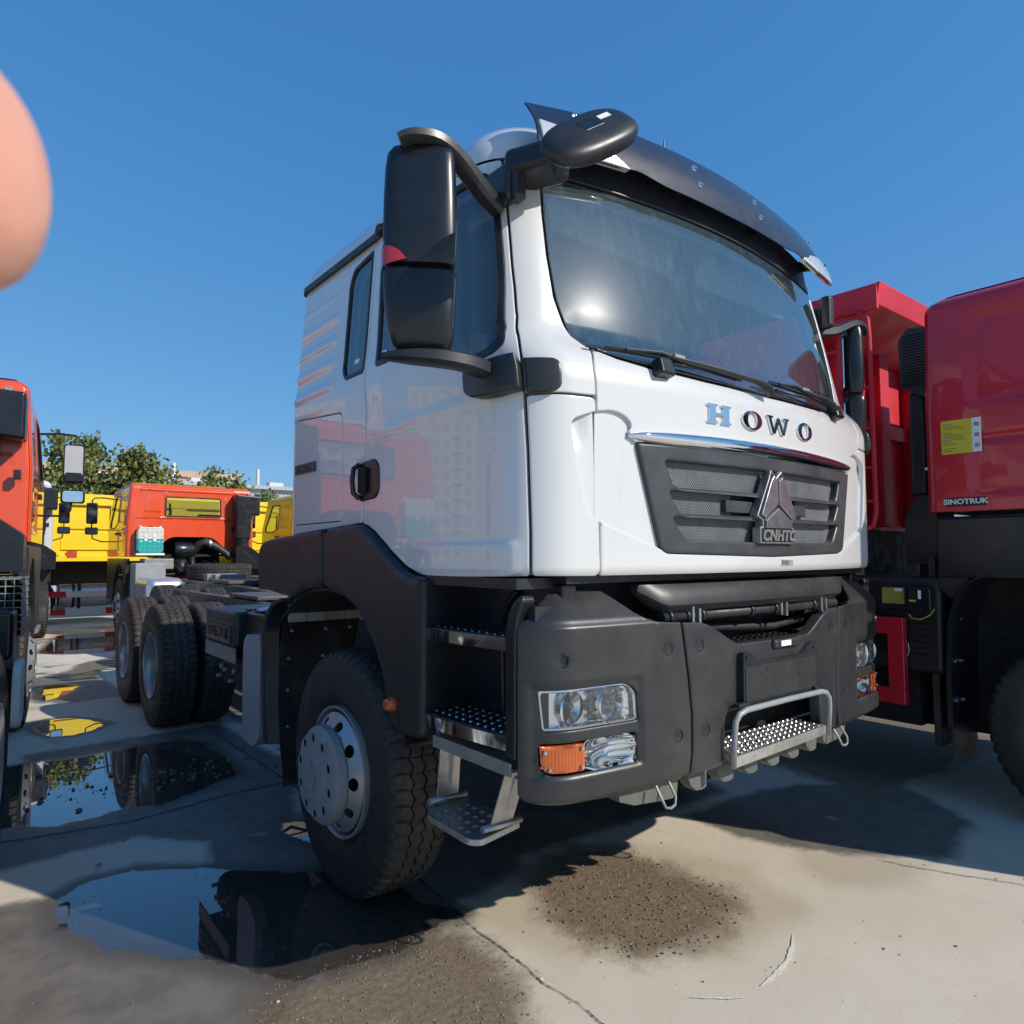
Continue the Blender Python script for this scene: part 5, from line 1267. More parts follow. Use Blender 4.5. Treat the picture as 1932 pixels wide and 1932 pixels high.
# orange truck behind the white one, its chassis pointing at us
CX, CY = .90, 11.4
o1 = howo('tractor_truck', 'orange truck seen from behind past the white truck, spare tyre lying flat on its chassis', M['orange'], (CX, CY), chassis=(-5.0, (-2.9, -4.25)), group='orange cab trucks seen from behind')
sp_ = link('spare_tyre', TYRE, o1, (.22, -1.05, 1.10), (0, -PI / 2, 0)); link('rim', RIM_F, sp_)
mb = MB().bb(-.6, .9, -1.5, -.55, 1.02, 1.09); mb.build('spare_carrier', M['frame'], o1, bevel=.01)
mb = MB().bb(-1.15, -.55, -1.9, -.75, .62, 1.18); mb.build('fuel_tank', M['tank'], o1, bevel=.14, seg=5)
MB().bb(-1.12, -.62, -.72, -.25, .55, 1.42).build('exhaust_box', M['hub'], o1, bevel=.02)
MB().bb(-.95, -.45, -.55, -.12, 1.30, 1.50).build('battery_cover', M['steel_dull'], o1, bevel=.02)
for x, y, r, h in ((-.30, -.42, .10, .30), (-.12, -.48, .05, .35)): MB().cyl((x, y, 1.18), (x, y, 1.18 + h), r, 12).build('filter_can', M['dark'], o1)
mb = MB(); 
for k in range(5): mb.tube([(-.5 + .2 * k, -.35, 1.45), (-.42 + .2 * k, -.55, 1.36 + .05 * (k % 2)), (-.3 + .2 * k, -.7, 1.22)], .012, 6)
mb.build('hose', M['hose'], o1)
MB().bb(.75, 1.15, -1.8, -.2, .6, 1.15).build('tool_box', M['plastic'], o1, bevel=.03)
MB().bb(-.44, .44, -3.9, -2.9, 1.13, 1.18).build('turntable_plate', M['frame'], o1, bevel=.01)
for y in (-1.9, -2.4): MB().bb(-.25, .25, y - .12, y + .12, 1.10, 1.24).build('valve_block', M['steel_dull'], o1, bevel=.01)
# orange truck at the left edge
o2 = howo('tractor_truck', 'orange truck cut off by the left edge, tall black air intake on its cab rear', M['orange'], (-3.34, 4.2), rz=math.radians(-6.6), zo=.155, ix=-.08, cx_=-.11, mx=1.44, chassis=(-5.0, (-3.0, -4.35)), group='orange cab trucks seen from behind')
MB().bb(.80, 1.18, -1.55, -.95, .88, 1.20).build('battery_case', M['plastic2'], o2, bevel=.03)
for y in (-1.45, -1.15): MB().lathe([(.42, 0), (.41, .08), (.36, .12), (0, .12), (0, 0)], axis='X', c=(.70, y, .72), n=20).build('air_tank', M['dark'], o2)
MB().bb(.86, 1.15, -.98, -.40, .62, 1.32).build('exhaust_box', M['steel_dull'], o2, bevel=.02)
mb = MB()
for i in range(9): mb.box((.95, -.9, 1.0 + .05 * i), (.52, .55, .006))
for i in range(11): mb.box((.70 + .05 * i, -.9, 1.2), (.005, .55, .42))
mb.build('guard_mesh', M['steel_dull'], o2)
MB().bb(1.02, 1.16, -.72, -.5, 1.12, 1.34).build('urea_pump', M['steel_dull'], o2, bevel=.02)
MB().cyl((1.05, -.75, 1.26), (1.14, -.80, 1.22), .05, 10).build('pump_nozzle', M['black'], o2)
MB().prism(rrect(-1.35, -.95, .38, .82, .10), lambda u, v, d: (1.17 + d, u, v), 0, .05).build('side_shield', M['label'], o2, bevel=.01)
MB().bb(.75, 1.18, -1.0, -.97, .30, .75).build('mud_flap', M['flap'], o2)
# white truck further back and the yellow cab beside the orange one
o3 = howo('tractor_truck', 'white truck between the two orange ones, only a strip of its cab showing', M['white'], (-2.50, 12.2), zo=.03)
o4 = howo('tractor_truck', 'yellow truck whose mirror and door show just left of the white cab', M['yellow'], (4.28, 12.0), zo=.0, chassis=(-4.6, (-2.6, -3.95)))
# red ladder rails seen as thin strips beside the left trucks
mb = MB()
# ---------------------------------------------------------------- yellow dump truck parked across, behind them
yt = thing('dump_truck', 'long yellow dump truck parked sideways behind the orange truck, red and white guard rails', 'truck', (2.5, 15.6, 0))
YL = M['yellow']
bd = MB().bb(-5.2, 4.6, 0, 2.3, 1.42, 2.86).build('dump_body', YL, yt, bevel=.02)
mb = MB().bb(-5.25, 4.65, -.10, .02, 2.72, 2.98); mb.build('top_rail', YL, bd, bevel=.01)
for i in range(8):
    x = -4.9 + 1.32 * i; MB().bb(x - .17, x + .17, -.085, .02, 1.55, 2.74).build('side_post', YL, bd, bevel=.01)
for i in range(7):
    x = -4.9 + 1.32 * (i + .5); MB().bb(x - .48, x + .48, -.04, .02, 2.16, 2.66).build('side_sheet', YL, bd, bevel=.015); MB().bb(x - .48, x + .48, -.04, .02, 1.68, 2.10).build('side_sheet', YL, bd, bevel=.015)
MB().bb(-5.2, 4.6, -.06, .02, 1.42, 1.56).build('sill', YL, bd, bevel=.01)
MB().bb(-3.28, -3.08, -.062, -.058, 1.50, 1.66).build('data_plate', mat('red_print', (.5, .04, .02), .5), bd)
MB().bb(-5.0, 4.4, .75, 1.5, .85, 1.42).build('frame_rail', M['dark'], yt)
for z in (.60, .20):
    for i in range(12):
        x = -4.8 + .8 * i - .86
        MB().bb(x, x + .8, -.03, .01, z, z + .14).build('guard_rail', M['white'] if i % 2 else mat('guard_red', (.50, .015, .02), .4), yt)
for x in (-3.0, -2.0, 0, 1.5, 3.0): MB().bb(x - .03, x + .03, 0, .04, .2, 1.0).build('rail_hanger', M['dark'], yt)
for x0, x1 in ((-3.4, -1.9), (-.3, 1.6)):
    o = MB().lathe([(x0, 0), (x0, .22), (x0 + .03, .27), (x1 - .03, .27), (x1, .22), (x1, 0)], axis='X', c=(0, .35, .62), n=24).build('air_tank', M['tank'], yt)
    for x in (x0 + .3, x1 - .3): MB().lathe([(x - .025, .28), (x + .025, .28)], axis='X', c=(0, .35, .62), n=24).build('tank_strap', M['dark'], o)
for x in (-4.0, 2.6, 3.95):
    for y in (.06,): o = rear_wheel(yt, x, y, -1); o.rotation_euler = (0, 0, PI / 2)
MB().bb(4.8, 6.9, .0, 2.3, 1.2, 2.9).build('cab', YL, yt, bevel=.08)
MB().bb(5.3, 6.4, -.01, .02, 2.1, 2.7).build('door_window', M['black_glass'], yt, bevel=.01)
# a second yellow body standing further back
y2 = thing('dump_truck', 'second yellow dump body further back, its rail level with the tree line', 'truck', (9.5, 19.5, 0))
b2 = MB().bb(-6, 6, 0, 2.3, 1.4, 2.95).build('dump_body', YL, y2, bevel=.02)
MB().bb(-6.05, 6.05, -.1, .02, 2.85, 3.1).build('top_rail', YL, b2)
for i in range(9): MB().bb(-5.8 + 1.4 * i, -5.5 + 1.4 * i, -.08, .02, 1.5, 2.86).build('side_post', YL, b2)
for x in (-4, 3, 4.3): o = rear_wheel(y2, x, .06, -1); o.rotation_euler = (0, 0, PI / 2)
# ---------------------------------------------------------------- red dump truck on the right
RX, RY = 3.36, -1.31
rd = howo('dump_truck', 'dark red dump truck cut off by the right edge, yellow notice on its cab side', M['red'], (RX, RY), rz=PI, zo=.30, wy=.84, tank=False, intake=False, arch=False)
def RL(x, y): return (-(x - RX), -(y - RY))   # world -> local (truck is turned round)
def rbb(x0, x1, y0, y1, z0, z1, nm, mt, par=None, bevel=0, seg=2):
    a = RL(x0, y0); b = RL(x1, y1); return MB().bb(min(a[0], b[0]), max(a[0], b[0]), min(a[1], b[1]), max(a[1], b[1]), z0, z1).build(nm, mt, par or rd, bevel=bevel, seg=seg)
def rp3(x, y, z): a = RL(x, y); return (a[0], a[1], z)
SX = 2.195
def decal(nm, y0, y1, z0, z1, mt, off, par): return rbb(SX - .002 - off, SX - off, y0, y1, z0, z1, nm, mt, par)
nt_ = decal('notice_sheet', -1.59, -1.42, 2.19, 2.40, M['ylabel'], .004, rd)
decal('notice_margin', -1.64, -1.59, 2.19, 2.40, M['label'], .0045, nt_)
mb = MB()
random.seed(3)
for i in range(13):
    if i in (3, 10): continue
    ln = random.uniform(.07, .15) if i % 4 else .05; a = RL(SX - .0068, -1.43); z = 2.376 - .0142 * i; mb.bb(a[0], a[0] + .0006, a[1], a[1] + ln * .98, z, z + .0034)
mb.build('printed_line', M['ltext'], nt_)['kind'] = 'stuff'
mb = MB()
for z in (2.36, 2.295, 2.23): a = RL(SX - .0074, -1.603); mb.bb(a[0], a[0] + .0006, a[1], a[1] + .026, z - .012, z + .012)
mb.build('pictogram', M['hub'], nt_)['kind'] = 'stuff'
bd_ = decal('name_badge', -1.65, -1.43, 1.86, 1.915, M['black'], .006, rd)
a = RL(SX - .0095, -1.54); text('lettering', 'SINOTRUK', .044, M['label'], bd_, (a[0], a[1], 1.888), (PI / 2, 0, PI / 2), depth=.0006, offset=.0014, sx=1.12)
# louvred intake tower and pipe
L0 = rp([(-1.30, 2.66), (-1.24, 2.60), (-1.15, 2.66), (-1.15, 3.02), (-1.20, 3.07), (-1.30, 3.04)], .012)
P = rp([(-1.345, 2.66), (-1.285, 2.60), (-1.16, 2.68), (-1.15, 3.0), (-1.21, 3.075), (-1.335, 3.06)], .02)
lv = MB().prism(P, lambda u, v, d: rp3(2.27 + d, u, v), 0, .22).build('intake_tower', M['black'], rd, bevel=.015)
mb = MB()
for i in range(19): z = 2.68 + .019 * i; a = RL(2.266, -1.325); mb.bb(a[0] - .004, a[0] + .008, a[1] - .15, a[1] - .0, z, z + .008)
mb.build('louvre_slat', M['plastic2'], lv)['kind'] = 'stuff'
rbb(2.36, 2.48, -1.27, -1.16, 1.95, 2.66, 'intake_pipe', M['black'], None, .03, 3)
mb = MB().prism(rp([(-1.34, 1.95), (-1.22, 1.95), (-1.15, 1.80), (-1.15, 1.50), (-1.32, 1.50), (-1.35, 1.62)], .03), lambda u, v, d: rp3(2.28 + d, u, v), 0, .3); mb.build('resonator', M['plastic2'], rd, bevel=.02, seg=3)
rbb(2.24, 2.30, -1.34, -1.30, 2.11, 2.125, 'label_strip', M['label'])
# dump body, cab guard and ladder
BY = -.62
body = rbb(2.22, 4.5, BY, 6.4, 1.75, 3.36, 'dump_body', M['redm'], None, .02)
for i in range(3): x = 2.38 + .62 * i; rbb(x, x + .16, BY - .10, BY, 1.78, 3.2, 'front_rib', M['redm'], body, .01)
rbb(2.22, 4.5, BY - .05, BY, 2.50, 2.62, 'cross_rib', M['redm'], body, .01)
g_ = MB().hexa([rp3(2.20, -1.05, 3.28), rp3(4.5, -1.05, 3.28), rp3(4.5, BY, 3.10), rp3(2.20, BY, 3.10), rp3(2.20, -1.08, 3.43), rp3(4.5, -1.08, 3.43), rp3(4.5, BY, 3.36), rp3(2.20, BY, 3.36)])
g_.build('cab_guard', M['redm'], body, bevel=.006)
rbb(2.19, 2.22, -1.06, 6.4, 3.24, 3.42, 'top_rail', M['redm'], body, .006)
for y in np.arange(.2, 6.2, .75): rbb(2.16, 2.22, y, y + .12, 1.8, 3.25, 'side_post', M['redm'], body, .008)
ld = MB().tube([rp3(2.19, -.62, 3.22), rp3(2.185, -.80, 3.26), rp3(2.18, -.93, 3.25), rp3(2.175, -1.0, 3.18), rp3(2.17, -1.01, 3.05), rp3(2.165, -1.02, 1.85), rp3(2.165, -1.0, 1.76), rp3(2.165, -.93, 1.72), rp3(2.17, -.66, 1.70)], .015, 8).build('ladder', M['redm'], rd)
for z in (2.98, 2.70, 2.42, 2.15, 1.92): MB().cyl(rp3(2.17, -1.015, z), rp3(2.20, -.64, z + .03), .011, 8).build('rung', M['redm'], ld)
# frame hardware under the cab rear, plus an added sun-blocking box
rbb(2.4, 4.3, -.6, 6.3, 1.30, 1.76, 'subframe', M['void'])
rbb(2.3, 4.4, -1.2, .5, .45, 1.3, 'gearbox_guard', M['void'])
rbb(2.62, 4.1, -3.7, -1.1, .40, 1.7, 'engine_block', M['void'])  # near-black box added to block sun under the red cab
rbb(2.6, 4.1, -1.3, 6.6, .95, 1.35, 'frame_rail', M['dark'])
ub = rbb(2.22, 2.75, -1.38, -.70, .80, 1.42, 'air_cleaner', M['black'], None, .04, 3)
mb = MB()
for i in range(9): a = RL(2.216, -1.30); z = .92 + .04 * i; mb.bb(a[0] - .002, a[0] + .004, a[1] - .55, a[1], z, z + .006)
mb.build('casing_rib', M['plastic2'], ub)['kind'] = 'stuff'
rbb(2.208, 2.214, -1.16, -1.02, 1.24, 1.345, 'data_plate', M['brass'], ub)
rbb(2.202, 2.207, -1.15, -1.10, 1.322, 1.342, 'barcode_label', M['label'], ub)
pb = rbb(2.17, 2.30, -1.33, -1.17, 1.20, 1.355, 'control_box', M['plastic2'], None, .012)
rbb(2.164, 2.1695, -1.245, -1.205, 1.245, 1.335, 'warning_label', M['black'], pb); rbb(2.160, 2.1635, -1.245, -1.205, 1.262, 1.272, 'warning_stripe', M['ylabel'], pb)
rbb(2.164, 2.1695, -1.275, -1.258, 1.28, 1.335, 'barcode_label', M['label'], pb)
mb = MB().tube([rp3(2.165, -1.20, 1.18), rp3(2.165, -1.215, 1.155), rp3(2.165, -1.27, 1.15), rp3(2.18, -1.32, 1.18), rp3(2.2, -1.34, 1.22)], .004, 6); mb.build('brake_pipe', M['brass'], rd)
MB().tube([rp3(2.205, -1.16, 1.0), rp3(2.20, -1.175, .99), rp3(2.20, -1.18, .94), rp3(2.205, -1.165, .90), rp3(2.205, -1.15, .91), rp3(2.205, -1.15, .99)], .003, 5, closed=True).build('spring_clip', M['steel'], rd)
# red side guard frame
for y0, y1, z0, z1 in ((-1.175, -.2, 1.045, 1.155), (-1.175, -.2, .60, .70), (-1.175, -1.075, .70, 1.045)): rbb(2.13, 2.19, y0, y1, z0, z1, 'side_guard', M['red'], None, .006)
# big fender behind the front wheel with its flap
rbb(2.18, 2.26, -3.0, -1.372, 1.42, 1.79, 'lower_skirt', M['plastic2'], None, .015)
mb = MB(); mb.loft([[rp3(2.17, y, z), rp3(2.62, y, z), rp3(2.62, y - .03, z), rp3(2.17, y - .03, z)] for y, z in ((-1.62, 1.45), (-1.48, 1.36), (-1.42, 1.15), (-1.40, .8), (-1.40, .50))]); mb.build('rear_fender', M['plastic2'], rd)
rbb(2.20, 2.6, -1.42, -1.41, .28, .52, 'mud_flap', M['flap'])
mb = MB()
for y in (-1.425, -1.435):
    for z in (1.16, .90, .66): mb.cyl(rp3(2.30 if y < -1.43 else 2.22, y, z), rp3(2.30 if y < -1.43 else 2.22, y - .02, z), .010, 8)
mb.build('fender_bolt', M['steel'], rd)['kind'] = 'stuff'
for y in (2.6, 3.95):
    p = RL(2.2, y)
    for s in (1,): rear_wheel(rd, s * 1.22, p[1], s)
    rear_wheel(rd, -1.22, p[1], -1)
# ---------------------------------------------------------------- ground: one sheet with a fine middle that carries signed distances to stains, painted shade and water
WATER = dict(A=[(-2.24, 0.72), (-2.11, 0.84), (-1.9, 0.84), (-1.59, 0.62), (-1.27, 0.31), (-0.99, 0.12), (-0.93, -0.33), (-0.85, -0.51), (-1.19, -0.6), (-1.6, -0.54), (-1.84, -0.18), (-2.12, 0.14), (-2.25, 0.44)],
    B=[(-2.35, 3.3), (-2.16, 3.31), (-1.86, 3.24), (-1.52, 3.3), (-1.17, 3.3), (-1.01, 3.09), (-0.97, 2.49), (-1.02, 2.07), (-1.32, 1.88), (-1.6, 1.73), (-1.79, 1.83), (-1.97, 1.75), (-2.16, 1.75), (-2.3, 1.86), (-2.9, 2.1), (-2.9, 3.1)],
    C=[(-2.06, 4.67), (-1.94, 4.88), (-1.77, 4.83), (-1.62, 4.62), (-1.53, 4.34), (-1.66, 4.15), (-1.81, 4.06), (-1.96, 4.11), (-2.05, 4.37)],
    D=[(-1.93, 6.8), (-1.76, 7.09), (-1.47, 7.18), (-1.48, 6.65), (-1.69, 6.14), (-1.9, 5.86), (-1.98, 6.02)],
    E=[(-1.12, 0.98), (-1.02, 0.96), (-0.94, 0.85), (-0.97, 0.68), (-1.07, 0.59), (-1.11, 0.72), (-1.15, 0.82)],
    F=[(-1.5, 9.8), (.4, 10.1), (.6, 11.0), (-.9, 11.3), (-1.7, 10.6)], G=[(-1.2, 12.3), (1.0, 12.5), (1.4, 14.6), (-1.0, 14.4)])
DIRT = [[(-0.38, -0.37), (-0.01, -0.26), (0.21, -0.52), (0.21, -0.84), (0.27, -1.1), (0.17, -1.27), (-0.07, -1.36), (-0.33, -1.34), (-0.53, -1.24), (-0.6, -1.03), (-0.61, -0.77)],
    [(-1.75, -0.50), (-1.47, -0.52), (-1.12, -0.53), (-0.93, -0.57), (-0.91, -0.7), (-0.90, -0.9), (-0.99, -1.13), (-1.09, -1.35), (-1.3, -1.6), (-1.75, -1.35), (-1.95, -0.9)],
    [(0.19, -0.75), (0.25, -0.74), (0.29, -0.79), (0.26, -0.83), (0.2, -0.81)], [(2.0, -1.0), (4.5, -1.2), (4.5, .6), (2.3, .5)]]
DAMP_SHADE = [[(-1.25, -.2), (1.4, -.35), (1.6, 1.0), (1.5, 5.5), (-.6, 5.5), (-.5, 2.6), (-.9, 1.2)],[(0.82, -0.44), (1.41, -0.44), (1.87, -0.55), (2.43, -1.0), (2.32, -1.18), (2.03, -1.57), (1.57, -1.62), (1.45, -1.68), (1.08, -1.34), (0.91, -1.09), (0.81, -0.83)],  # first outline is wet ground plus painted shade under the truck
    [(-1.5, 1.03), (-0.96, 0.79), (-0.63, 0.16), (-0.01, 0.02), (-0.39, -0.36), (-0.98, -0.50), (-1.47, -0.6), (-1.78, -0.09), (-1.68, 0.4)],
    [(-2.9, 1.94), (-1.89, 1.74), (-1.06, 1.94), (-0.78, 1.58), (-1.06, 0.86), (-1.46, 0.9), (-1.83, 1.29), (-2.2, 1.25), (-2.9, 1.27)],
    [(-2.6, 0.88), (-2.22, 0.77), (-2.05, 0.19), (-1.75, -.2), (-1.6, -.6), (-1.9, -.9), (-2.6, -0.9)],
    [(-2.2, 3.6), (-.7, 3.7), (-.6, 1.5), (-1.2, 1.5), (-2.3, 1.4)], [(-1.2, 8.0), (-.2, 8.1), (-.2, 9.2), (-1.4, 9.0)], [(-1.8, 5.6), (-1.1, 5.7), (-1.2, 7.6), (-2.0, 7.6)], [(-.5, 2.9), (1.2, 3.5), (1.0, 6), (-.4, 6)], [(-.6, -.2), (.9, -.3), (1.0, 1.6), (-.5, 1.8)]]
LIGHTD = [[(0.91, -1.09), (1.11, -1.33), (1.28, -1.62), (1.01, -1.63), (0.79, -1.55), (0.69, -1.4), (0.72, -1.25)], [(-.75, -1.0), (-.2, -1.45), (.35, -1.45), (.5, -1.0), (.3, -.5), (-.5, -.2), (-.85, -.6)]]
def sdf(polys, x, y):
    d = np.full(len(x), -9.)
    for P in polys:
        q = segdist(P, x, y); q = np.where(inside_np(P, x, y), q, -q); d = np.maximum(d, q)
    return d
def axis(a, b, st, far):
    mid = np.arange(a, b + st / 2, st); out = []; k = st
    v = b
    while v < far: k *= 1.5; v += k; out.append(v)
    lo = []; k = st; v = a
    while v > -far: k *= 1.5; v -= k; lo.append(v)
    return np.array(lo[::-1] + list(mid) + out)
gx = axis(-3.4, 3.2, .03, 1500); gy = axis(-2.6, 5.2, .03, 1500)
X, Y = np.meshgrid(gx, gy); nx, ny = len(gx), len(gy); xf, yf = X.ravel(), Y.ravel()
idx = np.arange(nx * ny).reshape(ny, nx)
quads = np.stack([idx[:-1, :-1], idx[:-1, 1:], idx[1:, 1:], idx[1:, :-1]], -1).reshape(-1, 4)
me = bpy.data.meshes.new('ground'); me.vertices.add(nx * ny); me.vertices.foreach_set('co', np.stack([xf, yf, 0 * xf], -1).ravel().astype(np.float32))
me.loops.add(len(quads) * 4); me.loops.foreach_set('vertex_index', quads.ravel().astype(np.int32))
me.polygons.add(len(quads)); me.polygons.foreach_set('loop_start', np.arange(0, len(quads) * 4, 4, dtype=np.int32)); me.update(calc_edges=True)
near = (np.abs(xf) < 7) & (yf > -6) & (yf < 16)
def att(name, polys):
    d = np.full(len(xf), -9., np.float32); d[near] = sdf(polys, xf[near], yf[near]).astype(np.float32)
    a = me.attributes.new(name, 'FLOAT', 'POINT'); a.data.foreach_set('value', d)
att('water', list(WATER.values())); att('dirt', DIRT); att('damp', DAMP_SHADE); att('silt', LIGHTD)
def line(pts, wob=.012, n=14, seed=1):
    r = random.Random(seed); out = []
    for (a, b), (c, d) in zip(pts[:-1], pts[1:]):
        for i in range(n): t = i / n; out.append((a + (c - a) * t + r.uniform(-wob, wob), b + (d - b) * t + r.uniform(-wob, wob)))
    out.append(pts[-1]); return out
def ldist(lines, x, y):
    d = np.full(len(x), 9.)
    for P in lines:
        for (ax_, ay_), (bx_, by_) in zip(P[:-1], P[1:]):
            ex, ey = bx_ - ax_, by_ - ay_; t = np.clip(((x - ax_) * ex + (y - ay_) * ey) / (ex * ex + ey * ey + 1e-12), 0, 1)
            d = np.minimum(d, (x - ax_ - t * ex) ** 2 + (y - ay_ - t * ey) ** 2)
    return np.sqrt(d)
RING = [[(cx + rx * math.cos(t), cy + ry * math.sin(t)) for t in [2 * PI * i / 16 for i in range(17)]] for cx, cy, rx, ry in ((-1.90, 1.33, .055, .075), (-2.04, 1.01, .028, .035))]
d = np.full(len(xf), 9., np.float32); d[near] = ldist(RING, xf[near], yf[near]); a = me.attributes.new('ring', 'FLOAT', 'POINT'); a.data.foreach_set('value', d)
k = NT('concrete_yard')
A = lambda n: (lambda d: (setattr(d, 'attribute_name', n), d.outputs['Fac'])[1])(k.n('Attribute'))
co = k.co()
n1 = k.noise(1.1, 6, .6, co); n2 = k.noise(6, 8, .65, co); n3 = k.noise(38, 6, .7, co); n4 = k.noise(210, 4, .6, co); nL = k.noise(.33, 5, .6, co)
wob = k.math('ADD', k.math('MULTIPLY', k.math('SUBTRACT', n2, .5), .20), k.math('MULTIPLY', k.math('SUBTRACT', n3, .5), .07))
mask = lambda at, soft, off=0., wb=1.: k.ramp(k.math('ADD', k.math('ADD', A(at), k.math('MULTIPLY', wob, wb)), off), -soft, soft)
dry = k.mix(k.ramp(n1, .3, .7), (.60, .53, .425), (.69, .625, .52))
dry = k.mix(k.ramp(nL, .38, .66, 0, .5), dry, (.56, .475, .36))
dry = k.mix(k.ramp(n2, .50, .80, 0, .45), dry, (.50, .44, .34))
dry = k.mix(k.ramp(n3, .60, .75, 0, .35), dry, (.36, .33, .28))
dry = k.mix(k.ramp(n4, .66, .74, 0, .55), dry, (.14, .13, .115))
silt = mask('silt', .10, .02, .7)
c = k.mix(k.math('MULTIPLY', silt, .55), dry, (.40, .325, .22))
damp = mask('damp', .05, 0., .9)
damp_shade_col = k.mix(k.ramp(n2, .35, .65), (.070, .063, .054), (.135, .12, .10))  # damp tone darkened further to deepen the shade
c = k.mix(k.math('MULTIPLY', damp, .9), c, damp_shade_col)
farwet = k.math('MULTIPLY', k.ramp(n1, .52, .60), k.ramp(nL, .42, .55))
sx = k.n('SeparateXYZ'); k.l(co, sx.inputs[0]); fw = k.math('MULTIPLY', farwet, k.ramp(sx.outputs[1], 2.5, 4.5))
c = k.mix(k.math('MULTIPLY', fw, .75), c, (.13, .115, .095))
dirt = mask('dirt', .10, -.01, 1.5)
dirtc = k.mix(k.ramp(n3, .35, .7), (.115, .080, .048), (.215, .155, .098))
dirtc = k.mix(k.ramp(n2, .58, .72, 0, .6), dirtc, (.36, .29, .20))
c = k.mix(k.math('MULTIPLY', dirt, .93), c, dirtc)
wet = mask('water', .055, .07, .7)
c = k.mix(k.math('MULTIPLY', wet, .85), c, (.085, .072, .058))
core = mask('water', .010, .0, .7)
islands = k.ramp(n3, .60, .66); isl = k.math('MULTIPLY', islands, k.ramp(n2, .50, .60))
pool = k.math('MULTIPLY', core, k.math('SUBTRACT', 1., isl))
c = k.mix(k.math('MULTIPLY', pool, .8), c, (.035, .030, .026))
c = k.mix(k.ramp(k.math('ADD', A('ring'), k.math('MULTIPLY', k.math('SUBTRACT', n3, .5), .01)), .004, .014, .75, 0), c, (.07, .065, .06))
# faint tyre prints on the right
def prints(x0, ang):
    mp = k.n('Mapping'); mp.vector_type = 'TEXTURE'; mp.inputs['Location'].default_value = (x0, -1.9, 0); mp.inputs['Rotation'].default_value = (0, 0, ang); k.l(co, mp.inputs[0])
    s2 = k.n('SeparateXYZ'); k.l(mp.outputs[0], s2.inputs[0])
    band = k.ramp(k.math('ABSOLUTE', s2.outputs[0]), .10, .13, 1, 0)
    zz = k.math('ABSOLUTE', k.math('SUBTRACT', k.math('FRACT', k.math('MULTIPLY', s2.outputs[1], 16.)), .5))
    st = k.ramp(k.math('FRACT', k.math('ADD', k.math('MULTIPLY', s2.outputs[0], 24.), k.math('MULTIPLY', zz, .9))), .35, .5)
    return k.math('MULTIPLY', k.math('MULTIPLY', band, st), k.ramp(n2, .35, .6, 0, .5))
c = k.mix(k.math('MULTIPLY', prints(1.05, .42), .5), c, (.46, .43, .37))
rough = k.math('SUBTRACT', .80, k.math('MULTIPLY', damp, .22)); rough = k.math('SUBTRACT', rough, k.math('MULTIPLY', fw, .3))
rough = k.math('SUBTRACT', rough, k.math('MULTIPLY', wet, .20)); rough = k.math('MAXIMUM', rough, k.math('MULTIPLY', dirt, .62))
rm = k.n('Mix'); rm.data_type = 'FLOAT'; k.l(pool, rm.inputs[0]); k.l(rough, rm.inputs[2]); rm.inputs[3].default_value = .012
k.set(Base_Color=c, Roughness=rm.outputs[0], Coat_Weight=pool, Coat_Roughness=.008, Coat_IOR=1.45)
h = k.math('ADD', k.math('MULTIPLY', n4, .35), k.math('MULTIPLY', n3, k.math('ADD', .6, k.math('MULTIPLY', k.math('MULTIPLY', dirt, k.ramp(n1, .35, .62)), 3.))))
h = k.math('MULTIPLY', h, k.math('SUBTRACT', 1., pool))
bp = k.bump(h, .55, .004)
me.materials.append(k.m); go = link('ground', me); go['kind'] = 'structure'
def ribbon(name, pts, w0, w1, mt, z, seed, par=None, jit=.0022):
    r = random.Random(seed); P = []
    for (a, b), (c_, d_) in zip(pts[:-1], pts[1:]):
        n = max(2, int(math.hypot(c_ - a, d_ - b) / .012))
        for i in range(n): P.append((a + (c_ - a) * i / n, b + (d_ - b) * i / n))
    V = []; off = 0
    for i, (x, y) in enumerate(P):
        j = min(i + 1, len(P) - 1); q = max(i - 1, 0); tx, ty = P[j][0] - P[q][0], P[j][1] - P[q][1]; L = math.hypot(tx, ty) + 1e-9
        off = off * .85 + r.gauss(0, jit); w_ = r.uniform(w0, w1) * min(1, i / 6 + .15, (len(P) - 1 - i) / 6 + .15)
        nx_, ny_ = -ty / L, tx / L; V += [(x + nx_ * (off + w_), y + ny_ * (off + w_), z), (x + nx_ * (off - w_), y + ny_ * (off - w_), z)]
    m_ = bpy.data.meshes.new(name); m_.from_pydata(V, [], [(2 * i, 2 * i + 1, 2 * i + 3, 2 * i + 2) for i in range(len(P) - 1)]); m_.materials.append(mt); m_.update()
    o = link(name, m_, par); return o
cm = mat('crack_dirt', (.035, .028, .022), .9, var=.4, vs=50); dm = mat('joint_damp', (.12, .105, .085), .8, var=.3, vs=30)
ci = [0]
for P, w0, w1 in (([(-0.86, -0.40), (-0.89, -0.62), (-0.885, -0.98), (-0.905, -1.14), (-0.89, -1.28), (-0.9, -2.4)], .0008, .0035), ([(-.86, -.4), (-.80, .5), (-.82, 3), (-.8, 6.5)], .002, .005), ([(1.10, -1.42), (1.14, -1.53), (1.36, -1.99), (1.7, -2.6)], .0015, .003),
        ([(-3.2, 2.05), (-2.4, 1.66), (-2.09, 1.60), (-1.8, 1.55), (-1.53, 1.60), (-1.24, 1.66), (.3, 1.7)], .003, .007), ([(.45, 2.2), (.62, 3.0), (.70, 5.5)], .002, .005), ([(-1.9, 8.1), (-1.4, 7.6), (-1.1, 7.9), (-.6, 7.3)], .008, .014)):
    ci[0] += 1; ribbon('crack', P, w0, w1, cm, .0042, ci[0])['kind'] = 'structure'
ch = mat('chalk_scrape', (.72, .68, .58), .8, var=.12, vs=60)
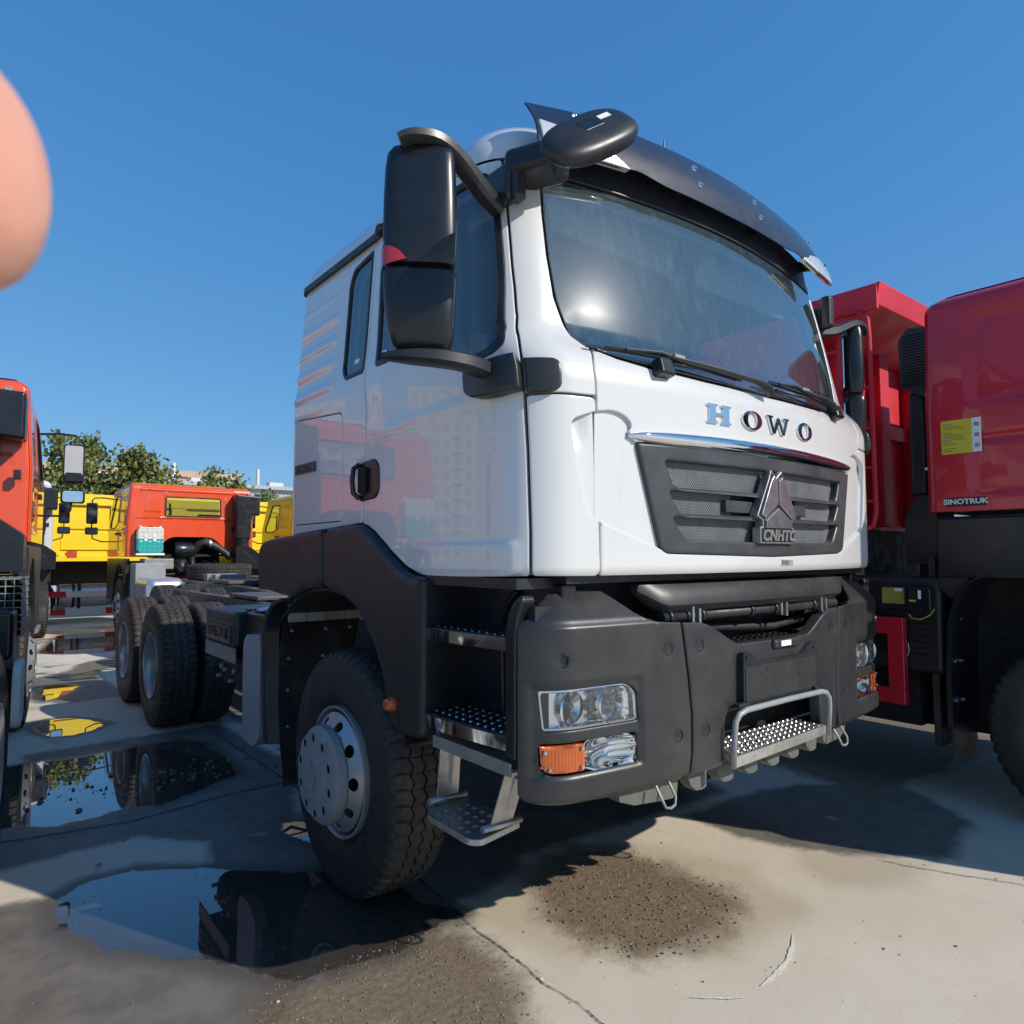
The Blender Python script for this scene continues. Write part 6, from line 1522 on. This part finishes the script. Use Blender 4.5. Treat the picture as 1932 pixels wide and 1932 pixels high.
for P, w0, w1 in (([(0.115, -1.525), (0.085, -1.54), (0.03, -1.572), (-0.05, -1.602), (-0.14, -1.622), (-0.22, -1.630), (-0.31, -1.632)], .006, .012), ([(-.56, -1.505), (-.50, -1.56), (-.44, -1.61), (-.38, -1.65)], .002, .006), ([(.115, -1.525), (.16, -1.55)], .001, .003)):
    ci[0] += 1; ribbon('scrape_mark', P, w0, w1, ch, .0042, ci[0], jit=.0007)['kind'] = 'structure'
# loose stones on the dirt
def stone(r):
    b = bmesh.new(); bmesh.ops.create_icosphere(b, subdivisions=1, radius=1)
    for v in b.verts: v.co *= r.uniform(.6, 1.15); v.co.z *= .7
    vs = [tuple(v.co) for v in b.verts]; fs = [tuple(v.index for v in f.verts) for f in b.faces]; b.free(); return vs, fs
R_ = random.Random(11); base = [stone(R_) for _ in range(8)]
def scatter(name, n, pick, r0, r1, mt):
    V = []; Fc = []
    for i in range(n):
        x, y = pick(R_)
        vs, fs = R_.choice(base); r = r0 + (r1 - r0) * R_.random() ** 3; a = R_.uniform(0, 6.28); ca, sa = math.cos(a), math.sin(a); b = len(V)
        V += [(x + (v[0] * ca - v[1] * sa) * r, y + (v[0] * sa + v[1] * ca) * r, r * .35 + v[2] * r) for v in vs]; Fc += [tuple(q + b for q in f) for f in fs]
    m_ = bpy.data.meshes.new(name); m_.from_pydata(V, [], Fc); m_.materials.append(mt); m_.update(); return m_
def inpoly(P, marg=.0):
    xs = [p[0] for p in P]; ys = [p[1] for p in P]
    def f(r):
        while True:
            x, y = r.uniform(min(xs), max(xs)), r.uniform(min(ys), max(ys))
            if inside_np(P, np.array([x]), np.array([y]))[0]: return x, y
    return f
gs = mat('dark_grit', (.17, .135, .10), .8, var=.5, vs=60); gl_ = mat('pale_grit', (.42, .38, .31), .8, var=.4, vs=40)
for nm, n, P, a_, b_, mt in (('gravel', 1500, DIRT[0], .0012, .008, gs), ('gravel', 200, DIRT[0], .001, .005, gl_), ('gravel', 1700, DIRT[1], .001, .006, gs), ('gravel', 350, DIRT[1], .001, .004, gl_)):
    o = link(nm, scatter(nm, n, inpoly(P), a_, b_, mt)); tag(o, kind='stuff')
o = link('gravel', scatter('gravel', 420, lambda r: (r.uniform(-2.4, 2.2), r.uniform(-2.6, .6)), .0015, .007, gs)); tag(o, kind='stuff')
o = link('gravel', scatter('gravel', 260, lambda r: (-1.35 + r.gauss(0, .45), 2.3 + r.gauss(0, .16)), .004, .022, gs)); tag(o, kind='stuff')
vs, fs = base[3]
for (x, y, r, lb) in ((-.895, -1.10, .010, 'pale stone lying on the crack in the concrete'), (-1.70, -.62, .007, 'small pale stone on the wet concrete at lower left')):
    o = link('stone', MB().add([(v[0] * r, v[1] * r, v[2] * r) for v in vs], fs).mesh('stone', gl_), loc=(x, y, r * .5)); tag(o, lb, 'stone')
# ---------------------------------------------------------------- trees, sheds and blocks beyond the trucks
LEAF = NT('plane_tree_leaves')
ri = LEAF.n('ObjectInfo'); gi = LEAF.n('NewGeometry')
cr = LEAF.n('ValToRGB'); LEAF.l(gi.outputs['Random Per Island'], cr.inputs[0])
e = cr.color_ramp.elements; e[0].color = (.06, .085, .02, 1); e[1].color = (.30, .24, .07, 1)
q = e.new(.45); q.color = (.11, .15, .035, 1); q = e.new(.8); q.color = (.17, .18, .05, 1)
LEAF.set(Base_Color=cr.outputs[0], Roughness=.55); LEAF = LEAF.m
BARK = mat('bark', (.16, .14, .11), .85, var=.3, vs=8, bump=.3, bs=30)
def tree(x, y, h, w, label, seed, n=2600):
    r = random.Random(seed); t = thing('plane_tree', label, 'tree', (x, y, 0), group='trees beyond the truck yard')
    mb = MB(); mb.tube([(0, 0, 0), (.05, .02, h * .3), (-.04, .03, h * .6), (.02, 0, h * .93)], [.14, .11, .07, .02], 8); tips = []
    for i in range(26):
        z = h * r.uniform(.35, .92); a = r.uniform(0, 2 * PI); L = w * r.uniform(.4, 1.) * (1.05 - .8 * max(0, (z / h - .45) / .55)) ; dz = L * r.uniform(.6, 1.5)
        p = Vector((0, 0, z)); q = Vector((math.cos(a) * L * .55, math.sin(a) * L * .55, z + dz * .4)); e = Vector((math.cos(a) * L, math.sin(a) * L, z + dz))
        mb.tube([p, q, e], [.035, .022, .008], 5); tips += [(q, .22), (e, .20), ((q + e) / 2, .22)]
    for i in range(8): tips.append((Vector((r.gauss(0, .12), r.gauss(0, .12), h * (.80 + .028 * i))), .26 - .018 * i))
    mb.build('trunk', BARK, t)
    V = []; Fc = []
    for i in range(n):
        c, s_ = r.choice(tips); p = c + Vector((r.gauss(0, s_), r.gauss(0, s_), r.gauss(0, s_ * .9)))
        if p.z > h * 1.03: continue
        d = Vector((r.gauss(0, 1), r.gauss(0, 1), r.gauss(0, .8))).normalized(); u = d.orthogonal().normalized(); v = d.cross(u); L = r.uniform(.08, .15)
        b = len(V); V += [p - u * L * .1, p + u * L * .5 + v * L * .55, p + u * L * .55 + d * L * .1, p + u * L * 1.25, p + u * L * .5 - v * L * .55]; Fc += [(b, b + 1, b + 2), (b, b + 2, b + 4), (b + 1, b + 3, b + 2), (b + 2, b + 3, b + 4)]
    me_ = bpy.data.meshes.new('crown'); me_.from_pydata(V, [], Fc); me_.materials.append(LEAF); me_.update(); link('crown', me_, t)
def atp(px, py, Y):
    R0 = Matrix(RM); d = R0.transposed() @ Vector((px - 966, py - 966, 1298)); k_ = (Y - CAM.y) / d.y; return CAM + d * k_
for i, (px, top, Y, w, lb) in enumerate(((125, 826, 21, 1.0, 'bushy tree behind the mirrors of the orange truck at the left edge'), (168, 822, 22, .85, 'tall bushy tree rising over the left end of the yellow dump body'), (262, 852, 22, 1.1, 'widest tree, rising behind the roof of the central orange truck'), (205, 895, 22.5, .5, 'low young tree left of the widest one, in front of the beige block'), (316, 885, 23, .4, 'thin tree top just right of the widest tree'), (405, 882, 24, .62, 'tree top above the right half of the orange cab roof'), (446, 896, 24.5, .3, 'small tree top above the orange truck air intake'), (500, 930, 25, .5, 'low dark tree in front of the grey corrugated wall'))):
    p = atp(px, top, Y); tree(p.x, p.y, p.z, w, lb, 20 + i, n=int(1700 * w + 450))
CORR = NT('corrugated_metal'); wv = CORR.n('TexWave'); wv.bands_direction = 'X'; wv.inputs['Scale'].default_value = .9; CORR.l(CORR.co(), wv.inputs[0])
CORR.set(Base_Color=CORR.mix(wv.outputs[0], (.26, .28, .31), (.38, .41, .44)), Roughness=.5, Metallic=.2); CORR = CORR.m
wh_ = thing('warehouse', 'long pale grey corrugated warehouse wall behind the yellow dump trucks', 'warehouse', (10, 60, 0))
MB().bb(-28, 30, 0, 25, 0, 7.5).build('wall', CORR, wh_); MB().bb(-28.4, 30.4, -.5, 25, 7.5, 7.8).build('roof_edge', CORR, wh_)
mb = MB(); 
for i in range(4):
    MB().cyl((-6 + 7 * i, -.2, 7.6), (-6 + 7 * i, -.2, 9.3), .16, 8).build('vent_pipe', M['white'], wh_)
    MB().bb(-4.5 + 7 * i, -3.2 + 7 * i, 1, 2, 7.7, 8.3).build('roof_vent', M['white'], wh_)
bg_m = mat('beige_render', (.52, .36, .26), .8, var=.08, vs=.5); wn = mat('far_window', (.20, .20, .22), .4); cw = mat('cream_render', (.46, .37, .31), .8, var=.06, vs=.3)
def block(name, label, x, y, w, d, h, rz, mt, storeys, bays, group=None, z0=0):
    t = thing(name, label, 'building', (x, y, z0), rz, group); MB().bb(-w / 2, w / 2, 0, d, 0, h).build('wall', mt, t)
    MB().bb(-w / 2 - .3, w / 2 + .3, -.3, d, h, h + .8).build('parapet', mt, t)
    sh_, bw = h / storeys, w / bays; me1 = MB().bb(-bw * .27, bw * .27, -.02, .05, -sh_ * .27, sh_ * .27).mesh('window', wn); me2 = MB().bb(-bw * .42, bw * .42, -.9, 0, -.5, .4).mesh('balcony', mt)
    n_ = 0
    for i in range(storeys):
        for j in range(bays):
            if n_ > 290: break
            n_ += 1; link('window', me1, t, (-w / 2 + bw * (j + .5), -.03, sh_ * (i + .55)))
            if j % 3 == 1 and i > 0: link('balcony', me2, t, (-w / 2 + bw * (j + .5), 0, sh_ * i + .4))
    return t
p = atp(235, 893, 95); block('apartment_block', 'beige block with white trim behind the trees above the yellow dump truck', p.x + 2, 95, 24, 12, p.z, 0, bg_m, 4, 9)
# the estate to the left, seen only mirrored in the white door
for i, (ang, dist, w_, h_) in enumerate(((117, 150, 26, 30), (124, 150, 22, 38), (132, 140, 24, 26), (141, 150, 22, 33), (152, 150, 24, 27), (111, 160, 20, 40))):
    a = math.radians(ang); x, y = -1.2 + dist * math.cos(a), -1 + dist * math.sin(a)
    block('apartment_tower', ['cream tower nearest the road', 'tallest cream tower mirrored in the door', 'low cream tower in the middle of the mirrored estate', 'broad cream tower in the mirrored estate', 'cream tower at the far end of the mirrored estate', 'distant slim cream tower in the mirrored estate'][i], x, y, w_, 14, h_, a - PI / 2, cw, 11, 9, group='cream apartment towers mirrored in the truck door')
# ---------------------------------------------------------------- fingertip of the photographer in front of the lens
SK = NT('skin'); SK.set(Base_Color=SK.mix(SK.ramp(SK.noise(60, 3), .35, .7), (.62, .30, .215), (.70, .36, .26)), Roughness=.45)
SK.bump(SK.noise(700, 3), .25, .0004); SK.b.inputs['Subsurface Weight'].default_value = .25; SK.b.inputs['Subsurface Radius'].default_value = (.006, .002, .001); SK.b.inputs['Subsurface Scale'].default_value = 1.0; SK = SK.m
def camv(px, py, d):   # a point d metres ahead of the lens
    v = Vector((px - 966, py - 966, 1298)) * (d / 1298); return CAM + Matrix(RM).transposed() @ v

hand = thing('hand', 'blurred pink fingertip of the photographer reaching in from the left edge', 'hand', tuple(camv(-900, 330, .055)))
hand_o = hand.location.copy()
def skinned(name, chain, parent, mt, levels=2):
    # chain: list of branches of (px, py, depth, radius); the first branch starts at the root
    V = []; E = []; Rr = []
    for br in chain:
        prev = br[0] if isinstance(br[0], int) else None
        for q in br:
            if isinstance(q, int): continue
            V.append(camv(*q[:3]) - hand_o); Rr.append(q[3]); i = len(V) - 1
            if prev is not None: E.append((prev, i))
            prev = i
    me_ = bpy.data.meshes.new(name); me_.from_pydata([tuple(v) for v in V], E, []); o = link(name, me_, parent); me_.materials.append(mt)
    sk = o.modifiers.new('skin', 'SKIN'); sk.use_smooth_shade = True
    for d, r_ in zip(me_.skin_vertices[0].data, Rr): d.radius = (r_, r_)
    me_.skin_vertices[0].data[0].use_root = True
    ss_ = o.modifiers.new('sub', 'SUBSURF'); ss_.levels = ss_.render_levels = levels
    return o
# wrist and palm lie outside the frame; only the tip of the forefinger is in it
palm = skinned('palm', [[(-2600, 900, .075, .026), (-2200, 780, .070, .028), (-1850, 640, .066, .026), (-1500, 480, .060, .014)]], hand, SK)
skinned('forefinger', [[(-1500, 480, .060, .0100), (-1050, 400, .056, .0095), (-780, 355, .053, .0093), (-480, 310, .0515, .0098), (-230, 298, .0505, .0108), (-115, 286, .050, .0112), (-30, 278, .050, .0082), (18, 275, .050, .0048)]], hand, SK, 3)
skinned('middle_finger', [[(-1600, 850, .066, .0100), (-1200, 900, .070, .0096), (-980, 1050, .078, .0092), (-1000, 1300, .080, .0086), (-1150, 1350, .080, .0078)]], hand, SK)
skinned('ring_finger', [[(-1800, 1200, .070, .0096), (-1400, 1250, .074, .0092), (-1200, 1400, .082, .0088), (-1250, 1620, .082, .0080)]], hand, SK)
skinned('little_finger', [[(-2000, 1500, .074, .0086), (-1700, 1550, .078, .0082), (-1500, 1700, .084, .0078), (-1550, 1880, .084, .0070)]], hand, SK)
skinned('thumb', [[(-2000, 500, .060, .0120), (-1700, 100, .050, .0110), (-1450, -200, .048, .0105), (-1250, -350, .050, .0095)]], hand, SK)

# ---------------------------------------------------------------- separate pieces that share a name into objects of their own
def split_islands(o):
    bm = bmesh.new(); bm.from_mesh(o.data); bm.verts.ensure_lookup_table(); seen = set(); isl = []
    for v in bm.verts:
        if v.index in seen: continue
        st = [v]; comp = set()
        while st:
            q = st.pop()
            if q.index in comp: continue
            comp.add(q.index); st += [e.other_vert(q) for e in q.link_edges if e.other_vert(q).index not in comp]
        seen |= comp; isl.append(comp)
    if len(isl) < 2: bm.free(); return
    out = []
    for comp in isl:
        mp = {i: n for n, i in enumerate(sorted(comp))}; me = bpy.data.meshes.new(o.name)
        fs = [f for f in bm.faces if f.verts[0].index in comp]
        me.from_pydata([tuple(bm.verts[i].co) for i in mp], [], [tuple(mp[v.index] for v in f.verts) for f in fs])
        for m_ in o.data.materials: me.materials.append(m_)
        me.polygons.foreach_set('use_smooth', [f.smooth for f in fs]); me.update(); out.append(me)
    bm.free(); nm = o.name.split('.')[0]; o.data = out[0]
    for me in out[1:]:
        c = o.copy(); c.data = me; c.name = nm; COL.objects.link(c)
SPLIT = {'wiper_blade', 'hinge_pin', 'tube_clamp', 'clip', 'fixing_hole', 'lid_rib', 'drain_valve', 'fitting', 'lamp_screw', 'support_post', 'hose', 'valve_block', 'leaf_spring', 'stair_side', 'wiring', 'moulded_band', 'beam_opening'}
for o in list(bpy.data.objects):
    if o.type == 'MESH' and o.name.split('.')[0] in SPLIT and not o.children and o.data.users == 1: split_islands(o)
